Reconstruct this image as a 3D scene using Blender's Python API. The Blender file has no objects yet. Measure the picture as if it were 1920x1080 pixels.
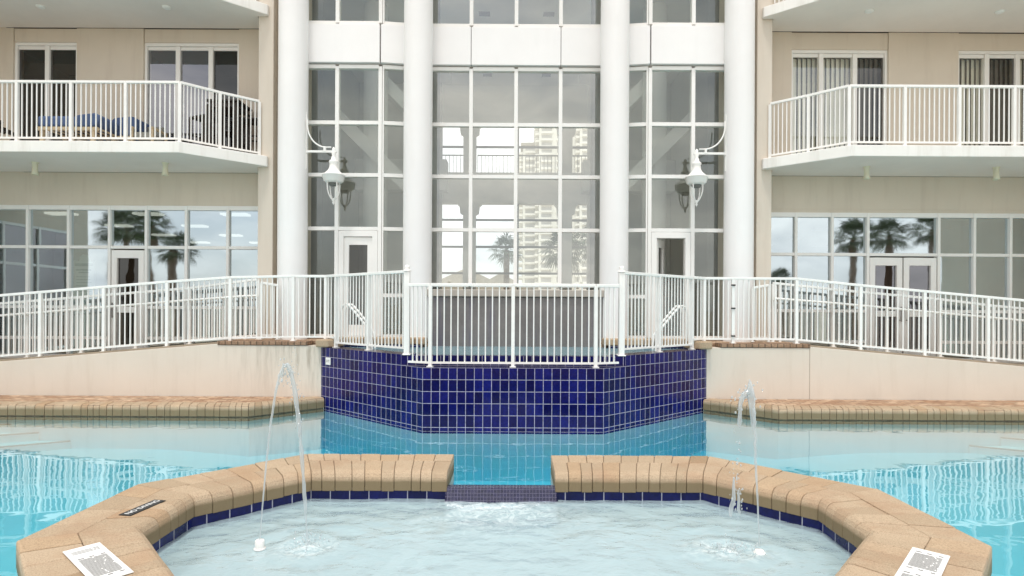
import bpy, bmesh, math, random
from mathutils import Vector, Matrix, noise, Euler
random.seed(7)
R = math.radians
sc = bpy.context.scene
COL = sc.collection

# ------------------------------------------------------------------ camera maths
F, CX, CY, EYE, ROLL = 1090.0, 964.0, 578.0, 1.75, R(0.3)
def at(px, py, d):
    """point seen at pixel (px,py) lying d metres in front of the eye"""
    dx, dy = px - CX, py - CY
    c, s = math.cos(ROLL), math.sin(ROLL)
    rx, ry = dx * c + dy * s, dy * c - dx * s
    return Vector((rx * d / F, d, EYE - ry * d / F))

cam_d = bpy.data.cameras.new('camera'); cam = bpy.data.objects.new('camera', cam_d); COL.objects.link(cam)
cam.location = (0, 0, EYE)
cam.rotation_euler = (Euler((math.pi/2, 0, 0)).to_matrix() @ Matrix.Rotation(ROLL, 3, 'Z')).to_euler()
cam_d.sensor_width = 36; cam_d.lens = 36 * F / 1920
cam_d.shift_x = (960 - CX) / 1920; cam_d.shift_y = (CY - 540) / 1920
cam_d.clip_start = .05; cam_d.clip_end = 3000
sc.camera = cam

# ------------------------------------------------------------------ mesh builder
class MB:
    def __init__(s): s.v = []; s.f = []; s.uv = []; s.m = []; s.sm = []; s.mi = 0
    def face(s, pts, uv=None, smooth=False):
        b = len(s.v); s.v += [tuple(p) for p in pts]; s.f.append(tuple(range(b, b + len(pts)))); s.uv.append(uv); s.m.append(s.mi); s.sm.append(smooth)
    def poly(s, verts, faces, smooth=False):
        b = len(s.v); s.v += [tuple(p) for p in verts]
        for f in faces: s.f.append(tuple(i + b for i in f)); s.uv.append(None); s.m.append(s.mi); s.sm.append(smooth)
    def box(s, x0, x1, y0, y1, z0, z1):
        v = [(x0,y0,z0),(x1,y0,z0),(x1,y1,z0),(x0,y1,z0),(x0,y0,z1),(x1,y0,z1),(x1,y1,z1),(x0,y1,z1)]
        s.poly(v, [(0,3,2,1),(4,5,6,7),(0,1,5,4),(1,2,6,5),(2,3,7,6),(3,0,4,7)])
    def bar(s, a, b, w, h, up=Vector((0,0,1))):
        """square bar from a to b, w across, h along up"""
        a, b = Vector(a), Vector(b); d = (b - a).normalized()
        if abs(d.dot(up)) > .98: up = Vector((0,1,0))
        sd = d.cross(up).normalized() * (w/2); u = sd.cross(d).normalized() * (h/2)
        v = [a-sd-u, a+sd-u, a+sd+u, a-sd+u, b-sd-u, b+sd-u, b+sd+u, b-sd+u]
        s.poly(v, [(0,1,2,3),(7,6,5,4),(4,5,1,0),(5,6,2,1),(6,7,3,2),(7,4,0,3)])
    def prism(s, poly, z0, z1):
        n = len(poly); lo = [(p[0],p[1],z0) for p in poly]; hi = [(p[0],p[1],z1) for p in poly]
        ar = sum(poly[i][0]*poly[(i+1)%n][1]-poly[(i+1)%n][0]*poly[i][1] for i in range(n))
        idx = list(range(n)) if ar > 0 else list(range(n))[::-1]
        fs = [tuple(idx[::-1]), tuple(i + n for i in idx)]
        for k in range(n):
            a, b = idx[k], idx[(k+1) % n]; fs.append((a, b, b+n, a+n))
        s.poly(lo + hi, fs)
    def prism_y(s, poly_xz, y0, y1):
        n = len(poly_xz); lo = [(p[0],y0,p[1]) for p in poly_xz]; hi = [(p[0],y1,p[1]) for p in poly_xz]
        ar = sum(poly_xz[i][0]*poly_xz[(i+1)%n][1]-poly_xz[(i+1)%n][0]*poly_xz[i][1] for i in range(n))
        idx = list(range(n)) if ar > 0 else list(range(n))[::-1]
        fs = [tuple(idx), tuple(i + n for i in idx[::-1])]
        for k in range(n):
            a, b = idx[k], idx[(k+1) % n]; fs.append((b, a, a+n, b+n))
        s.poly(lo + hi, fs)
    def tube(s, pts, r, n=8, cap=True):
        pts = [Vector(p) for p in pts]; rs = r if isinstance(r, (list, tuple)) else [r]*len(pts)
        b = []; up0 = None
        for i, p in enumerate(pts):
            d = (pts[min(i+1, len(pts)-1)] - pts[max(i-1, 0)]).normalized()
            if up0 is None: up0 = Vector((0,0,1)) if abs(d.z) < .9 else Vector((0,1,0))
            sd = d.cross(up0)
            if sd.length < 1e-4: sd = d.cross(Vector((1,0,0)))
            sd.normalize(); up = sd.cross(d).normalized(); up0 = up
            for k in range(n):
                a = 2*math.pi*k/n; b.append(p + (sd*math.cos(a) + up*math.sin(a))*rs[i])
        fs = []
        for i in range(len(pts)-1):
            for k in range(n): fs.append((i*n+k, i*n+(k+1)%n, (i+1)*n+(k+1)%n, (i+1)*n+k))
        s.poly(b, fs, True)
        if cap: s.poly(b[:n], [tuple(range(n))[::-1]]); s.poly(b[-n:], [tuple(range(n))])
    def lathe(s, prof, c, n=20):
        c = Vector(c); v = []; fs = []
        for (r, z) in prof:
            for k in range(n): a = 2*math.pi*k/n; v.append(c + Vector((r*math.cos(a), r*math.sin(a), z)))
        for i in range(len(prof)-1):
            for k in range(n): fs.append((i*n+k, i*n+(k+1)%n, (i+1)*n+(k+1)%n, (i+1)*n+k))
        s.poly(v, fs, True)
    def build(s, name, mats, parent=None, bevel=0, smooth_angle=None, mb_merge=False):
        me = bpy.data.meshes.new(name); me.from_pydata(s.v, [], s.f)
        mats = mats if isinstance(mats, (list, tuple)) else [mats]
        for m in mats: me.materials.append(m)
        me.polygons.foreach_set('material_index', s.m)
        me.polygons.foreach_set('use_smooth', s.sm)
        uvl = me.uv_layers.new(name='UVMap')
        for p, uv in zip(me.polygons, s.uv):
            if uv:
                for li, q in zip(p.loop_indices, uv): uvl.data[li].uv = q
            else:
                nn = p.normal
                for li in p.loop_indices:
                    co = me.vertices[me.loops[li].vertex_index].co
                    if abs(nn.z) > .7: uvl.data[li].uv = (co.x, co.y)
                    else:
                        t = Vector((-nn.y, nn.x, 0)); t.normalize(); uvl.data[li].uv = (co.dot(t), co.z)
        if bevel:
            bm = bmesh.new(); bm.from_mesh(me); bmesh.ops.remove_doubles(bm, verts=bm.verts, dist=1e-5)
            es = [e for e in bm.edges if len(e.link_faces) == 2 and e.calc_face_angle(0) > .5]
            bmesh.ops.bevel(bm, geom=es, offset=bevel, segments=2, profile=.5, affect='EDGES', clamp_overlap=True)
            bm.to_mesh(me); bm.free()
        o = bpy.data.objects.new(name, me); COL.objects.link(o)
        if parent is not None:
            o.parent = parent; o.matrix_parent_inverse = Matrix.Translation(-parent.location) if parent.type == 'EMPTY' or True else Matrix()
        return o

def tag(o, label=None, cat=None, group=None, kind=None):
    if label: o['label'] = label
    if cat: o['category'] = cat
    if group: o['group'] = group
    if kind: o['kind'] = kind
    return o
def thing(name, label, cat, loc=(0,0,0), group=None):
    o = bpy.data.objects.new(name, None); COL.objects.link(o); o.location = loc; o.empty_display_size = .2
    return tag(o, label, cat, group)
def structure(o): o['kind'] = 'structure'; return o
def kids(o): return [c for c in COL.objects if c.parent == o]
def copy_tree(o, offset, label=None, parent=None):
    c = o.copy(); COL.objects.link(c)
    if parent is not None: c.parent = parent
    else: c.location = Vector(o.location) + Vector(offset)
    if label: c['label'] = label
    for ch in kids(o): copy_tree(ch, offset, None, c)
    return c

# ------------------------------------------------------------------ materials
def nt(name):
    m = bpy.data.materials.new(name); m.use_nodes = True
    t = m.node_tree; t.nodes.clear(); out = t.nodes.new('ShaderNodeOutputMaterial')
    return m, t, out
def N(t, typ, **kw):
    n = t.nodes.new(typ)
    for k, v in kw.items():
        if k in n.inputs: n.inputs[k].default_value = v
        else: setattr(n, k, v)
    return n
def ramp(t, fac, stops):
    r = t.nodes.new('ShaderNodeValToRGB'); t.links.new(fac, r.inputs[0])
    e = r.color_ramp.elements
    while len(e) < len(stops): e.new(.5)
    for q, (p, c) in zip(e, stops): q.position = p; q.color = c if len(c) == 4 else (*c, 1)
    return r
def mixc(t, fac, a, b, mode='MIX'):
    n = t.nodes.new('ShaderNodeMix'); n.data_type = 'RGBA'; n.blend_type = mode
    for sock, val in ((n.inputs[0], fac), (n.inputs[6], a), (n.inputs[7], b)):
        if hasattr(val, 'links'): t.links.new(val, sock)
        else: sock.default_value = val if not isinstance(val, tuple) or len(val) == 4 else (*val, 1)
    return n.outputs[2]
def simple(name, col, rough=.6, var=.06, scale=3, bump=0, bscale=60, spec=.4, metal=0, stain=None, fine=0):
    """painted or mineral surface: soft large variation, optional fine bump and vertical stains"""
    m, t, out = nt(name); L = t.links
    p = N(t, 'ShaderNodeBsdfPrincipled'); p.inputs['Roughness'].default_value = rough; p.inputs['Metallic'].default_value = metal
    p.inputs['Specular IOR Level'].default_value = spec
    g = N(t, 'ShaderNodeNewGeometry')
    nz = N(t, 'ShaderNodeTexNoise', Scale=scale, Detail=5.0, Roughness=.6); L.new(g.outputs['Position'], nz.inputs['Vector'])
    lo = tuple(c*(1-var) for c in col); hi = tuple(min(1, c*(1+var)) for c in col)
    c = ramp(t, nz.outputs['Fac'], [(.3, lo), (.7, hi)]).outputs[0]
    if fine:
        n3 = N(t, 'ShaderNodeTexNoise', Scale=bscale*1.7, Detail=2.0); L.new(g.outputs['Position'], n3.inputs['Vector'])
        f = ramp(t, n3.outputs['Fac'], [(.35, (1-fine,)*3), (.65, (1+fine*0,)*3)]).outputs[0]
        c = mixc(t, 1.0, c, f, 'MULTIPLY')
    if stain:
        mp = N(t, 'ShaderNodeMapping'); mp.inputs['Scale'].default_value = (3.2, 3.2, .35); L.new(g.outputs['Position'], mp.inputs['Vector'])
        n2 = N(t, 'ShaderNodeTexNoise', Scale=1.5, Detail=6.0, Roughness=.65); L.new(mp.outputs[0], n2.inputs['Vector'])
        f = ramp(t, n2.outputs['Fac'], [(.52, (0,0,0)), (.8, (1,1,1))]).outputs[0]
        mm = N(t, 'ShaderNodeMath', operation='MULTIPLY'); L.new(f, mm.inputs[0]); mm.inputs[1].default_value = stain[1]
        c = mixc(t, mm.outputs[0], c, stain[0])
    L.new(c, p.inputs['Base Color'])
    if bump:
        n4 = N(t, 'ShaderNodeTexNoise', Scale=bscale, Detail=4.0); L.new(g.outputs['Position'], n4.inputs['Vector'])
        b = N(t, 'ShaderNodeBump', Strength=bump, Distance=.01); L.new(n4.outputs['Fac'], b.inputs['Height']); L.new(b.outputs[0], p.inputs['Normal'])
    L.new(p.outputs[0], out.inputs[0]); return m

WHITE = simple('white_paint', (.83,.82,.79), .4, .03, 2)
RAILW = simple('white_railing_paint', (.84,.83,.80), .35, .04, 5)
COLW = simple('white_stucco', (.82,.81,.80), .6, .03, .8, .12, 90, stain=((.68,.66,.63), .25))
PANELW = simple('white_panel', (.84,.83,.82), .5, .025, 1.2, stain=((.7,.69,.67), .2))
TAN = simple('tan_stucco', (.64,.57,.475), .85, .05, .7, .25, 70, stain=((.46,.38,.31), .35))
TANL = simple('pale_tan_stucco', (.65,.585,.50), .85, .05, .6, .25, 70, stain=((.52,.44,.35), .45))
def rampwall_mat():
    m = simple('ramp_wall_stucco', (.66,.59,.505), .85, .05, .6, .25, 70, stain=((.52,.44,.35), .4)); t = m.node_tree; L = t.links
    p = [n for n in t.nodes if n.type == 'BSDF_PRINCIPLED'][0]; old = p.inputs['Base Color'].links[0].from_socket
    g = N(t, 'ShaderNodeNewGeometry'); mp = N(t, 'ShaderNodeMapping'); mp.inputs['Scale'].default_value = (5, 5, .5); L.new(g.outputs['Position'], mp.inputs['Vector'])
    nz = N(t, 'ShaderNodeTexNoise', Scale=2.2, Detail=8.0, Roughness=.7); L.new(mp.outputs[0], nz.inputs['Vector'])
    sx = N(t, 'ShaderNodeSeparateXYZ'); L.new(g.outputs['Position'], sx.inputs[0])
    ax = N(t, 'ShaderNodeMapRange'); L.new(sx.outputs['X'], ax.inputs[0]); ax.inputs[1].default_value = -5.4; ax.inputs[2].default_value = -3.5; ax.inputs[3].default_value = 0; ax.inputs[4].default_value = 1
    az = N(t, 'ShaderNodeMapRange'); L.new(sx.outputs['Z'], az.inputs[0]); az.inputs[1].default_value = .1; az.inputs[2].default_value = 1.1; az.inputs[3].default_value = .15; az.inputs[4].default_value = 1
    rt = N(t, 'ShaderNodeMapRange'); L.new(sx.outputs['X'], rt.inputs[0]); rt.inputs[1].default_value = 0; rt.inputs[2].default_value = .1; rt.inputs[3].default_value = 1; rt.inputs[4].default_value = .0
    f = ramp(t, nz.outputs['Fac'], [(.46, (0,0,0)), (.7, (1,1,1))]).outputs[0]
    k = None
    for sck in (ax.outputs[0], az.outputs[0], rt.outputs[0]):
        q = N(t, 'ShaderNodeMath', operation='MULTIPLY'); L.new(f if k is None else k, q.inputs[0]); L.new(sck, q.inputs[1]); k = q.outputs[0]
    L.new(mixc(t, k, old, (.30,.25,.19)), p.inputs['Base Color']); return m
RAMPW = rampwall_mat()
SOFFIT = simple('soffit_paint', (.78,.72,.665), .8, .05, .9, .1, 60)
SLABW = simple('slab_edge_paint', (.83,.81,.77), .6, .04, 1.5, .1, 50, stain=((.50,.46,.38), .5))
GREYW = simple('lobby_wall_paint', (.88,.88,.84), .8, .03, .6)
GREYM = simple('lobby_mid_wall', (.78,.78,.74), .8, .04, .5)
GREYD = simple('lobby_dark_wall', (.17,.175,.165), .8, .05, .6)
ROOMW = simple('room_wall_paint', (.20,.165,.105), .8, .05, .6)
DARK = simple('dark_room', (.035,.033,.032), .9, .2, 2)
CARPET = simple('room_floor', (.2,.18,.15), .9, .1, 3)
BLINDM = simple('vertical_blind_fabric', (.86,.86,.76), .8, .04, 2)
SCREEN = simple('insect_screen', (.03,.028,.027), .6, .2, 4)
DWOOD = simple('dark_wood', (.035,.026,.02), .5, .25, 8)
LWOOD = simple('light_wood', (.55,.45,.30), .55, .12, 8)
BLUEF = simple('blue_cushion_fabric', (.085,.13,.25), .9, .15, 5, .3, 120)
GREYF = simple('grey_cushion_fabric', (.28,.28,.25), .9, .1, 5)
CREAMF = simple('cream_lamp_metal', (.70,.66,.50), .5, .05, 3)
PLASTER = simple('pool_plaster', (.60,.67,.68), .7, .05, 1.2)
PLASTERW = simple('wading_pool_plaster', (.70,.78,.78), .7, .06, 2.5)
GROUT = simple('dark_mortar', (.14,.10,.07), .95, .3, 20)
BLACK = simple('black_plaque', (.012,.012,.013), .35, .1, 5)
SIGNW = simple('white_sign_face', (.80,.79,.77), .4, .02, 4)
INK = simple('printed_ink', (.15,.145,.14), .6, .1, 9)
TEALINK = simple('teal_ink', (.10,.28,.27), .6, .1, 9)
PAPER = simple('sign_paper', (.85,.92,.88), .7, .04, 3)
GROUND = simple('ground_sand', (.42,.38,.30), .95, .15, .05)
STEEL = simple('door_steel', (.35,.34,.33), .35, .1, 5, metal=1)
TRUNK = simple('palm_bark', (.17,.13,.095), .95, .3, 9, .6, 25)
LEAF = simple('palm_leaf', (.055,.085,.035), .6, .35, 3)
TREEL = simple('shrub_leaf', (.05,.075,.03), .7, .35, 3)
ROOFM = simple('roof_shingle', (.36,.33,.27), .9, .12, 4)
TOWERW = simple('tower_render', (.78,.765,.70), .85, .06, .05)
TOWERD = simple('tower_recess', (.46,.45,.42), .6, .15, .2)
STEEPW = simple('pool_step_plaster', (.72,.78,.77), .7, .04, 2)
STEPE = simple('step_edge_tile', (.13,.16,.16), .5, .1, 6)

def coping_mat(name='coping_stone', lev=.0, dark=1.0):
    m, t, out = nt(name); L = t.links
    p = N(t, 'ShaderNodeBsdfPrincipled', Roughness=.8); p.inputs['Specular IOR Level'].default_value = .25
    g = N(t, 'ShaderNodeNewGeometry')
    base = ramp(t, g.outputs['Random Per Island'], [(0, (.33,.225,.13)), (.06, (.445,.335,.225)), (.45, (.50,.38,.26)), (.75, (.525,.40,.275)), (.95,(.50,.36,.23)), (1, (.46,.32,.20))]).outputs[0]
    if dark != 1: base = mixc(t, 1.0, base, (dark,)*3, 'MULTIPLY')
    n1 = N(t, 'ShaderNodeTexNoise', Scale=110.0, Detail=4.0, Roughness=.75); L.new(g.outputs['Position'], n1.inputs['Vector'])
    sp = ramp(t, n1.outputs['Fac'], [(.33, (.45,.42,.38)), (.5, (.95,.95,.95)), (.68, (1.12,1.12,1.12))]).outputs[0]
    c = mixc(t, .85, base, sp, 'MULTIPLY')
    n2 = N(t, 'ShaderNodeTexNoise', Scale=2.6, Detail=6.0, Roughness=.65); L.new(g.outputs['Position'], n2.inputs['Vector'])
    f = ramp(t, n2.outputs['Fac'], [(.48, (0,0,0)), (.74, (.7,.7,.7))]).outputs[0]
    c = mixc(t, f, c, (.35,.22,.135))
    # algae darkening that keeps to the damp lower skirt of each stone
    sx = N(t, 'ShaderNodeSeparateXYZ'); L.new(g.outputs['Position'], sx.inputs[0])
    n3 = N(t, 'ShaderNodeTexNoise', Scale=7.0, Detail=5.0); L.new(g.outputs['Position'], n3.inputs['Vector'])
    ad = N(t, 'ShaderNodeMath', operation='MULTIPLY_ADD'); L.new(n3.outputs['Fac'], ad.inputs[0]); ad.inputs[1].default_value = -.03; L.new(sx.outputs['Z'], ad.inputs[2])
    al = ramp(t, ad.outputs[0], [(lev, (.9,.9,.9)), (lev+.035, (0,0,0))]).outputs[0]
    c = mixc(t, al, c, (.195,.150,.085))
    L.new(c, p.inputs['Base Color'])
    b = N(t, 'ShaderNodeBump', Strength=.35, Distance=.004); L.new(n1.outputs['Fac'], b.inputs['Height']); L.new(b.outputs[0], p.inputs['Normal'])
    L.new(p.outputs[0], out.inputs[0]); return m
COPING = coping_mat(lev=.022, dark=.92)
COPINGF = coping_mat('far_coping_stone', .085, .9)

def brick_mat(name, cols, mortar, bw, rh, ms, offset, rough, bumpd=.004, noise_s=20, ox=0, oy=0, dirt=None, spec=.4, coat=0):
    m, t, out = nt(name); L = t.links
    p = N(t, 'ShaderNodeBsdfPrincipled', Roughness=rough); p.inputs['Specular IOR Level'].default_value = spec
    p.inputs['Coat Weight'].default_value = coat; p.inputs['Coat Roughness'].default_value = .06
    uv = N(t, 'ShaderNodeUVMap'); mp = N(t, 'ShaderNodeMapping'); mp.inputs['Location'].default_value = (-ox, -oy, 0); L.new(uv.outputs[0], mp.inputs['Vector'])
    br = N(t, 'ShaderNodeTexBrick'); br.offset = offset; br.squash = 1
    for k, v in (('Scale', 1.0), ('Mortar Size', ms), ('Mortar Smooth', .1), ('Bias', 0.0), ('Brick Width', bw), ('Row Height', rh)): br.inputs[k].default_value = v
    br.inputs['Color1'].default_value = (*cols[0], 1); br.inputs['Color2'].default_value = (*cols[1], 1); br.inputs['Mortar'].default_value = (*mortar, 1)
    L.new(mp.outputs[0], br.inputs['Vector'])
    g = N(t, 'ShaderNodeNewGeometry')
    n1 = N(t, 'ShaderNodeTexNoise', Scale=noise_s, Detail=5.0, Roughness=.6); L.new(g.outputs['Position'], n1.inputs['Vector'])
    f = ramp(t, n1.outputs['Fac'], [(.3, (.55,.55,.6)), (.7, (1.25,1.25,1.3))]).outputs[0]
    c = mixc(t, .8, br.outputs['Color'], f, 'MULTIPLY')
    if dirt:
        n2 = N(t, 'ShaderNodeTexNoise', Scale=1.3, Detail=7.0, Roughness=.7); L.new(g.outputs['Position'], n2.inputs['Vector'])
        fd = ramp(t, n2.outputs['Fac'], [(.48, (0,0,0)), (.75, (.6,.6,.6))]).outputs[0]; c = mixc(t, fd, c, dirt)
    L.new(c, p.inputs['Base Color'])
    b = N(t, 'ShaderNodeBump', Strength=.7, Distance=bumpd, invert=True); L.new(br.outputs['Fac'], b.inputs['Height'])
    n5 = N(t, 'ShaderNodeTexNoise', Scale=9.0, Detail=1.0); L.new(g.outputs['Position'], n5.inputs['Vector'])
    b2 = N(t, 'ShaderNodeBump', Strength=.12, Distance=.02); L.new(n5.outputs['Fac'], b2.inputs['Height']); L.new(b.outputs[0], b2.inputs['Normal'])
    L.new(b2.outputs[0], p.inputs['Normal'])
    L.new(p.outputs[0], out.inputs[0]); return m
TILE = brick_mat('cobalt_tile', [(.003,.004,.052), (.006,.010,.125)], (.40,.38,.46), .1242, .172, .0045, 0, .12, oy=.029, noise_s=28, spec=.22)
TILEW = brick_mat('waterline_tile', [(.003,.005,.06), (.005,.008,.09)], (.40,.40,.45), .19, .60, .005, 0, .15, oy=-.5, noise_s=20, spec=.25)
TILEM = brick_mat('mosaic_tile', [(.011,.010,.038), (.02,.018,.06)], (.13,.12,.17), .032, .032, .0025, 0, .2, noise_s=30, spec=.25)
PAVER = brick_mat('deck_pavers', [(.36,.22,.13), (.58,.42,.28)], (.20,.13,.085), .2, .1, .008, .5, .85, noise_s=9, dirt=(.28,.15,.08), spec=.2)
BRICKTOP = brick_mat('brick_edge', [(.30,.19,.12), (.38,.25,.16)], (.13,.09,.06), .11, .2, .01, 0, .9, noise_s=40, dirt=(.16,.09,.05), spec=.2)
ROCK = simple('feature_wall_stone', (.185,.175,.17), .3, .22, 1.6, .15, 25, stain=((.09,.085,.14), .95), fine=.1)

def glass(name, tint, r0, gain, rough=0.0, wav=.0, gc=(.97,.97,.95)):
    """pane that both shows what is behind it and mirrors what is before it"""
    m, t, out = nt(name); L = t.links
    tr = N(t, 'ShaderNodeBsdfTransparent'); tr.inputs[0].default_value = (*tint, 1)
    gl = N(t, 'ShaderNodeBsdfGlossy', Roughness=rough); gl.inputs[0].default_value = (*gc, 1)
    lw = N(t, 'ShaderNodeLayerWeight', Blend=.5)
    if wav:
        g = N(t, 'ShaderNodeNewGeometry'); nz = N(t, 'ShaderNodeTexNoise', Scale=1.6, Detail=2.0); L.new(g.outputs['Position'], nz.inputs['Vector'])
        b = N(t, 'ShaderNodeBump', Strength=wav, Distance=.02); L.new(nz.outputs['Fac'], b.inputs['Height']); L.new(b.outputs[0], gl.inputs['Normal'])
    p5 = N(t, 'ShaderNodeMath', operation='POWER'); L.new(lw.outputs['Facing'], p5.inputs[0]); p5.inputs[1].default_value = 3.0
    ma = N(t, 'ShaderNodeMath', operation='MULTIPLY_ADD'); L.new(p5.outputs[0], ma.inputs[0]); ma.inputs[1].default_value = gain; ma.inputs[2].default_value = r0
    ma.use_clamp = True
    mx = N(t, 'ShaderNodeMixShader'); L.new(ma.outputs[0], mx.inputs[0]); L.new(tr.outputs[0], mx.inputs[1]); L.new(gl.outputs[0], mx.inputs[2])
    L.new(mx.outputs[0], out.inputs[0]); return m
GL_LOBBY = glass('lobby_glass', (.95,.985,.96), .14, .5, wav=.06, gc=(.93,.97,.93))
GL_CENTRE = glass('central_lobby_glass', (.95,.985,.96), .25, .5, wav=.08, gc=(.97,.98,.95))
GL_GROUND = glass('ground_floor_glass', (.45,.49,.45), .56, .4, rough=.03, wav=.07, gc=(.84,.95,1.0))
GL_SLIDER = glass('slider_glass', (.62,.64,.64), .20, .4, wav=.04, gc=(.93,.93,1.0))
GL_BLIND = glass('blind_glass', (.90,.91,.89), .16, .4, wav=.04)
GL_FAR = glass('far_glass', (.93,.94,.94), .05, .3)
GL_DOOR = glass('door_glass', (.35,.34,.34), .07, .5, wav=.05)

def water(name, tint, r0, gain, scales, strength, absorb=None, foam=None, milky=None):
    m, t, out = nt(name); L = t.links
    g = N(t, 'ShaderNodeNewGeometry')
    h = None
    for (s, amp, det, st) in scales:
        mp = N(t, 'ShaderNodeMapping'); mp.inputs['Scale'].default_value = st; L.new(g.outputs['Position'], mp.inputs['Vector'])
        nz = N(t, 'ShaderNodeTexNoise', Scale=s, Detail=det, Roughness=.5, Distortion=.6); L.new(mp.outputs[0], nz.inputs['Vector'])
        ml = N(t, 'ShaderNodeMath', operation='MULTIPLY'); L.new(nz.outputs['Fac'], ml.inputs[0]); ml.inputs[1].default_value = amp
        if h is None: h = ml.outputs[0]
        else:
            ad = N(t, 'ShaderNodeMath', operation='ADD'); L.new(h, ad.inputs[0]); L.new(ml.outputs[0], ad.inputs[1]); h = ad.outputs[0]
    b = N(t, 'ShaderNodeBump', Strength=strength, Distance=1.0); L.new(h, b.inputs['Height'])
    tr = N(t, 'ShaderNodeBsdfTransparent'); tr.inputs[0].default_value = (*tint, 1)
    gl = N(t, 'ShaderNodeBsdfGlossy', Roughness=.015); gl.inputs[0].default_value = (1,1,1,1); L.new(b.outputs[0], gl.inputs['Normal'])
    lw = N(t, 'ShaderNodeLayerWeight', Blend=.5); L.new(b.outputs[0], lw.inputs['Normal'])
    p5 = N(t, 'ShaderNodeMath', operation='POWER'); L.new(lw.outputs['Facing'], p5.inputs[0]); p5.inputs[1].default_value = 4.0
    ma = N(t, 'ShaderNodeMath', operation='MULTIPLY_ADD'); L.new(p5.outputs[0], ma.inputs[0]); ma.inputs[1].default_value = gain; ma.inputs[2].default_value = r0; ma.use_clamp = True
    body = tr.outputs[0]
    if milky:
        dm = N(t, 'ShaderNodeBsdfDiffuse'); dm.inputs[0].default_value = (*milky[0], 1); L.new(b.outputs[0], dm.inputs['Normal'])
        mk = N(t, 'ShaderNodeMixShader'); mk.inputs[0].default_value = milky[1]; L.new(body, mk.inputs[1]); L.new(dm.outputs[0], mk.inputs[2]); body = mk.outputs[0]
    mx = N(t, 'ShaderNodeMixShader'); L.new(ma.outputs[0], mx.inputs[0]); L.new(body, mx.inputs[1]); L.new(gl.outputs[0], mx.inputs[2])
    sh = mx.outputs[0]
    if foam:
        df = N(t, 'ShaderNodeBsdfDiffuse'); df.inputs[0].default_value = (.82,.86,.86,1)
        tot = None
        for (cx, cy, rx, ry, k) in foam:
            mp = N(t, 'ShaderNodeMapping'); mp.vector_type = 'TEXTURE'; mp.inputs['Location'].default_value = (cx, cy, 0); mp.inputs['Scale'].default_value = (rx, ry, 100)
            L.new(g.outputs['Position'], mp.inputs['Vector'])
            gr = N(t, 'ShaderNodeTexGradient'); gr.gradient_type = 'QUADRATIC_SPHERE'; L.new(mp.outputs[0], gr.inputs[0])
            q = N(t, 'ShaderNodeMath', operation='MULTIPLY'); L.new(gr.outputs['Fac'], q.inputs[0]); q.inputs[1].default_value = k
            if tot is None: tot = q.outputs[0]
            else:
                ad = N(t, 'ShaderNodeMath', operation='ADD'); L.new(tot, ad.inputs[0]); L.new(q.outputs[0], ad.inputs[1]); tot = ad.outputs[0]
        nz = N(t, 'ShaderNodeTexNoise', Scale=9.0, Detail=8.0, Roughness=.7, Distortion=1.5); L.new(g.outputs['Position'], nz.inputs['Vector'])
        fr = ramp(t, nz.outputs['Fac'], [(.44, (0,0,0)), (.66, (1,1,1))]).outputs[0]
        q = N(t, 'ShaderNodeMath', operation='MULTIPLY'); q.use_clamp = True; L.new(fr, q.inputs[0]); L.new(tot, q.inputs[1])
        m2 = N(t, 'ShaderNodeMixShader'); L.new(q.outputs[0], m2.inputs[0]); L.new(sh, m2.inputs[1]); L.new(df.outputs[0], m2.inputs[2]); sh = m2.outputs[0]
    L.new(sh, out.inputs['Surface'])
    if absorb:
        va = N(t, 'ShaderNodeVolumeAbsorption'); va.inputs['Color'].default_value = (*absorb[0], 1); va.inputs['Density'].default_value = absorb[1]
        L.new(va.outputs[0], out.inputs['Volume'])
    return m
W_MAIN = water('pool_water', (.97,.99,1), .03, 1.35, [(1.0, .012, 1.0, (1,1.2,1)), (3.6, .0026, 1.0, (1,1.3,1))], .5, absorb=((.0,.85,.945), .64))
W_WADE = water('wading_pool_water', (.88,.94,.95), .025, .95, [(3.0, .022, 3.0, (1,1.5,1)), (12, .008, 3.0, (1,1.4,1))], .7, milky=((.45,.57,.605), .55),
               foam=[(-.12, 5.35, 1.3, .75, .6), (-1.62, 4.55, .4, .3, .9), (1.68, 4.55, .5, .35, 1.0)])
W_SPA = water('spa_water', (.88,.95,.96), .02, .35, [(4.0, .015, 3.0, (1,1.5,1))], .5, milky=((.24,.36,.40), .65))

def jet_mat():
    m, t, out = nt('jet_water'); L = t.links
    tr = N(t, 'ShaderNodeBsdfTransparent'); tr.inputs[0].default_value = (.93,.96,.97,1)
    gl = N(t, 'ShaderNodeBsdfGlossy', Roughness=.08); df = N(t, 'ShaderNodeBsdfTranslucent'); df.inputs[0].default_value = (.85,.9,.92,1)
    d2 = N(t, 'ShaderNodeBsdfDiffuse'); d2.inputs[0].default_value = (.85,.89,.9,1)
    lw = N(t, 'ShaderNodeLayerWeight', Blend=.45)
    a = N(t, 'ShaderNodeMixShader'); L.new(lw.outputs['Facing'], a.inputs[0]); L.new(tr.outputs[0], a.inputs[1]); L.new(gl.outputs[0], a.inputs[2])
    d3 = N(t, 'ShaderNodeMixShader'); d3.inputs[0].default_value = .5; L.new(df.outputs[0], d3.inputs[1]); L.new(d2.outputs[0], d3.inputs[2])
    b = N(t, 'ShaderNodeMixShader'); b.inputs[0].default_value = .42; L.new(a.outputs[0], b.inputs[1]); L.new(d3.outputs[0], b.inputs[2])
    L.new(b.outputs[0], out.inputs[0]); return m
JET = jet_mat()
def emit(name, col, s):
    m, t, out = nt(name); e = N(t, 'ShaderNodeEmission', Strength=s); e.inputs[0].default_value = (*col, 1); t.links.new(e.outputs[0], out.inputs[0]); return m
LAMP = emit('lit_ceiling_panel', (1,.98,.93), 1.1)

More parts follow.
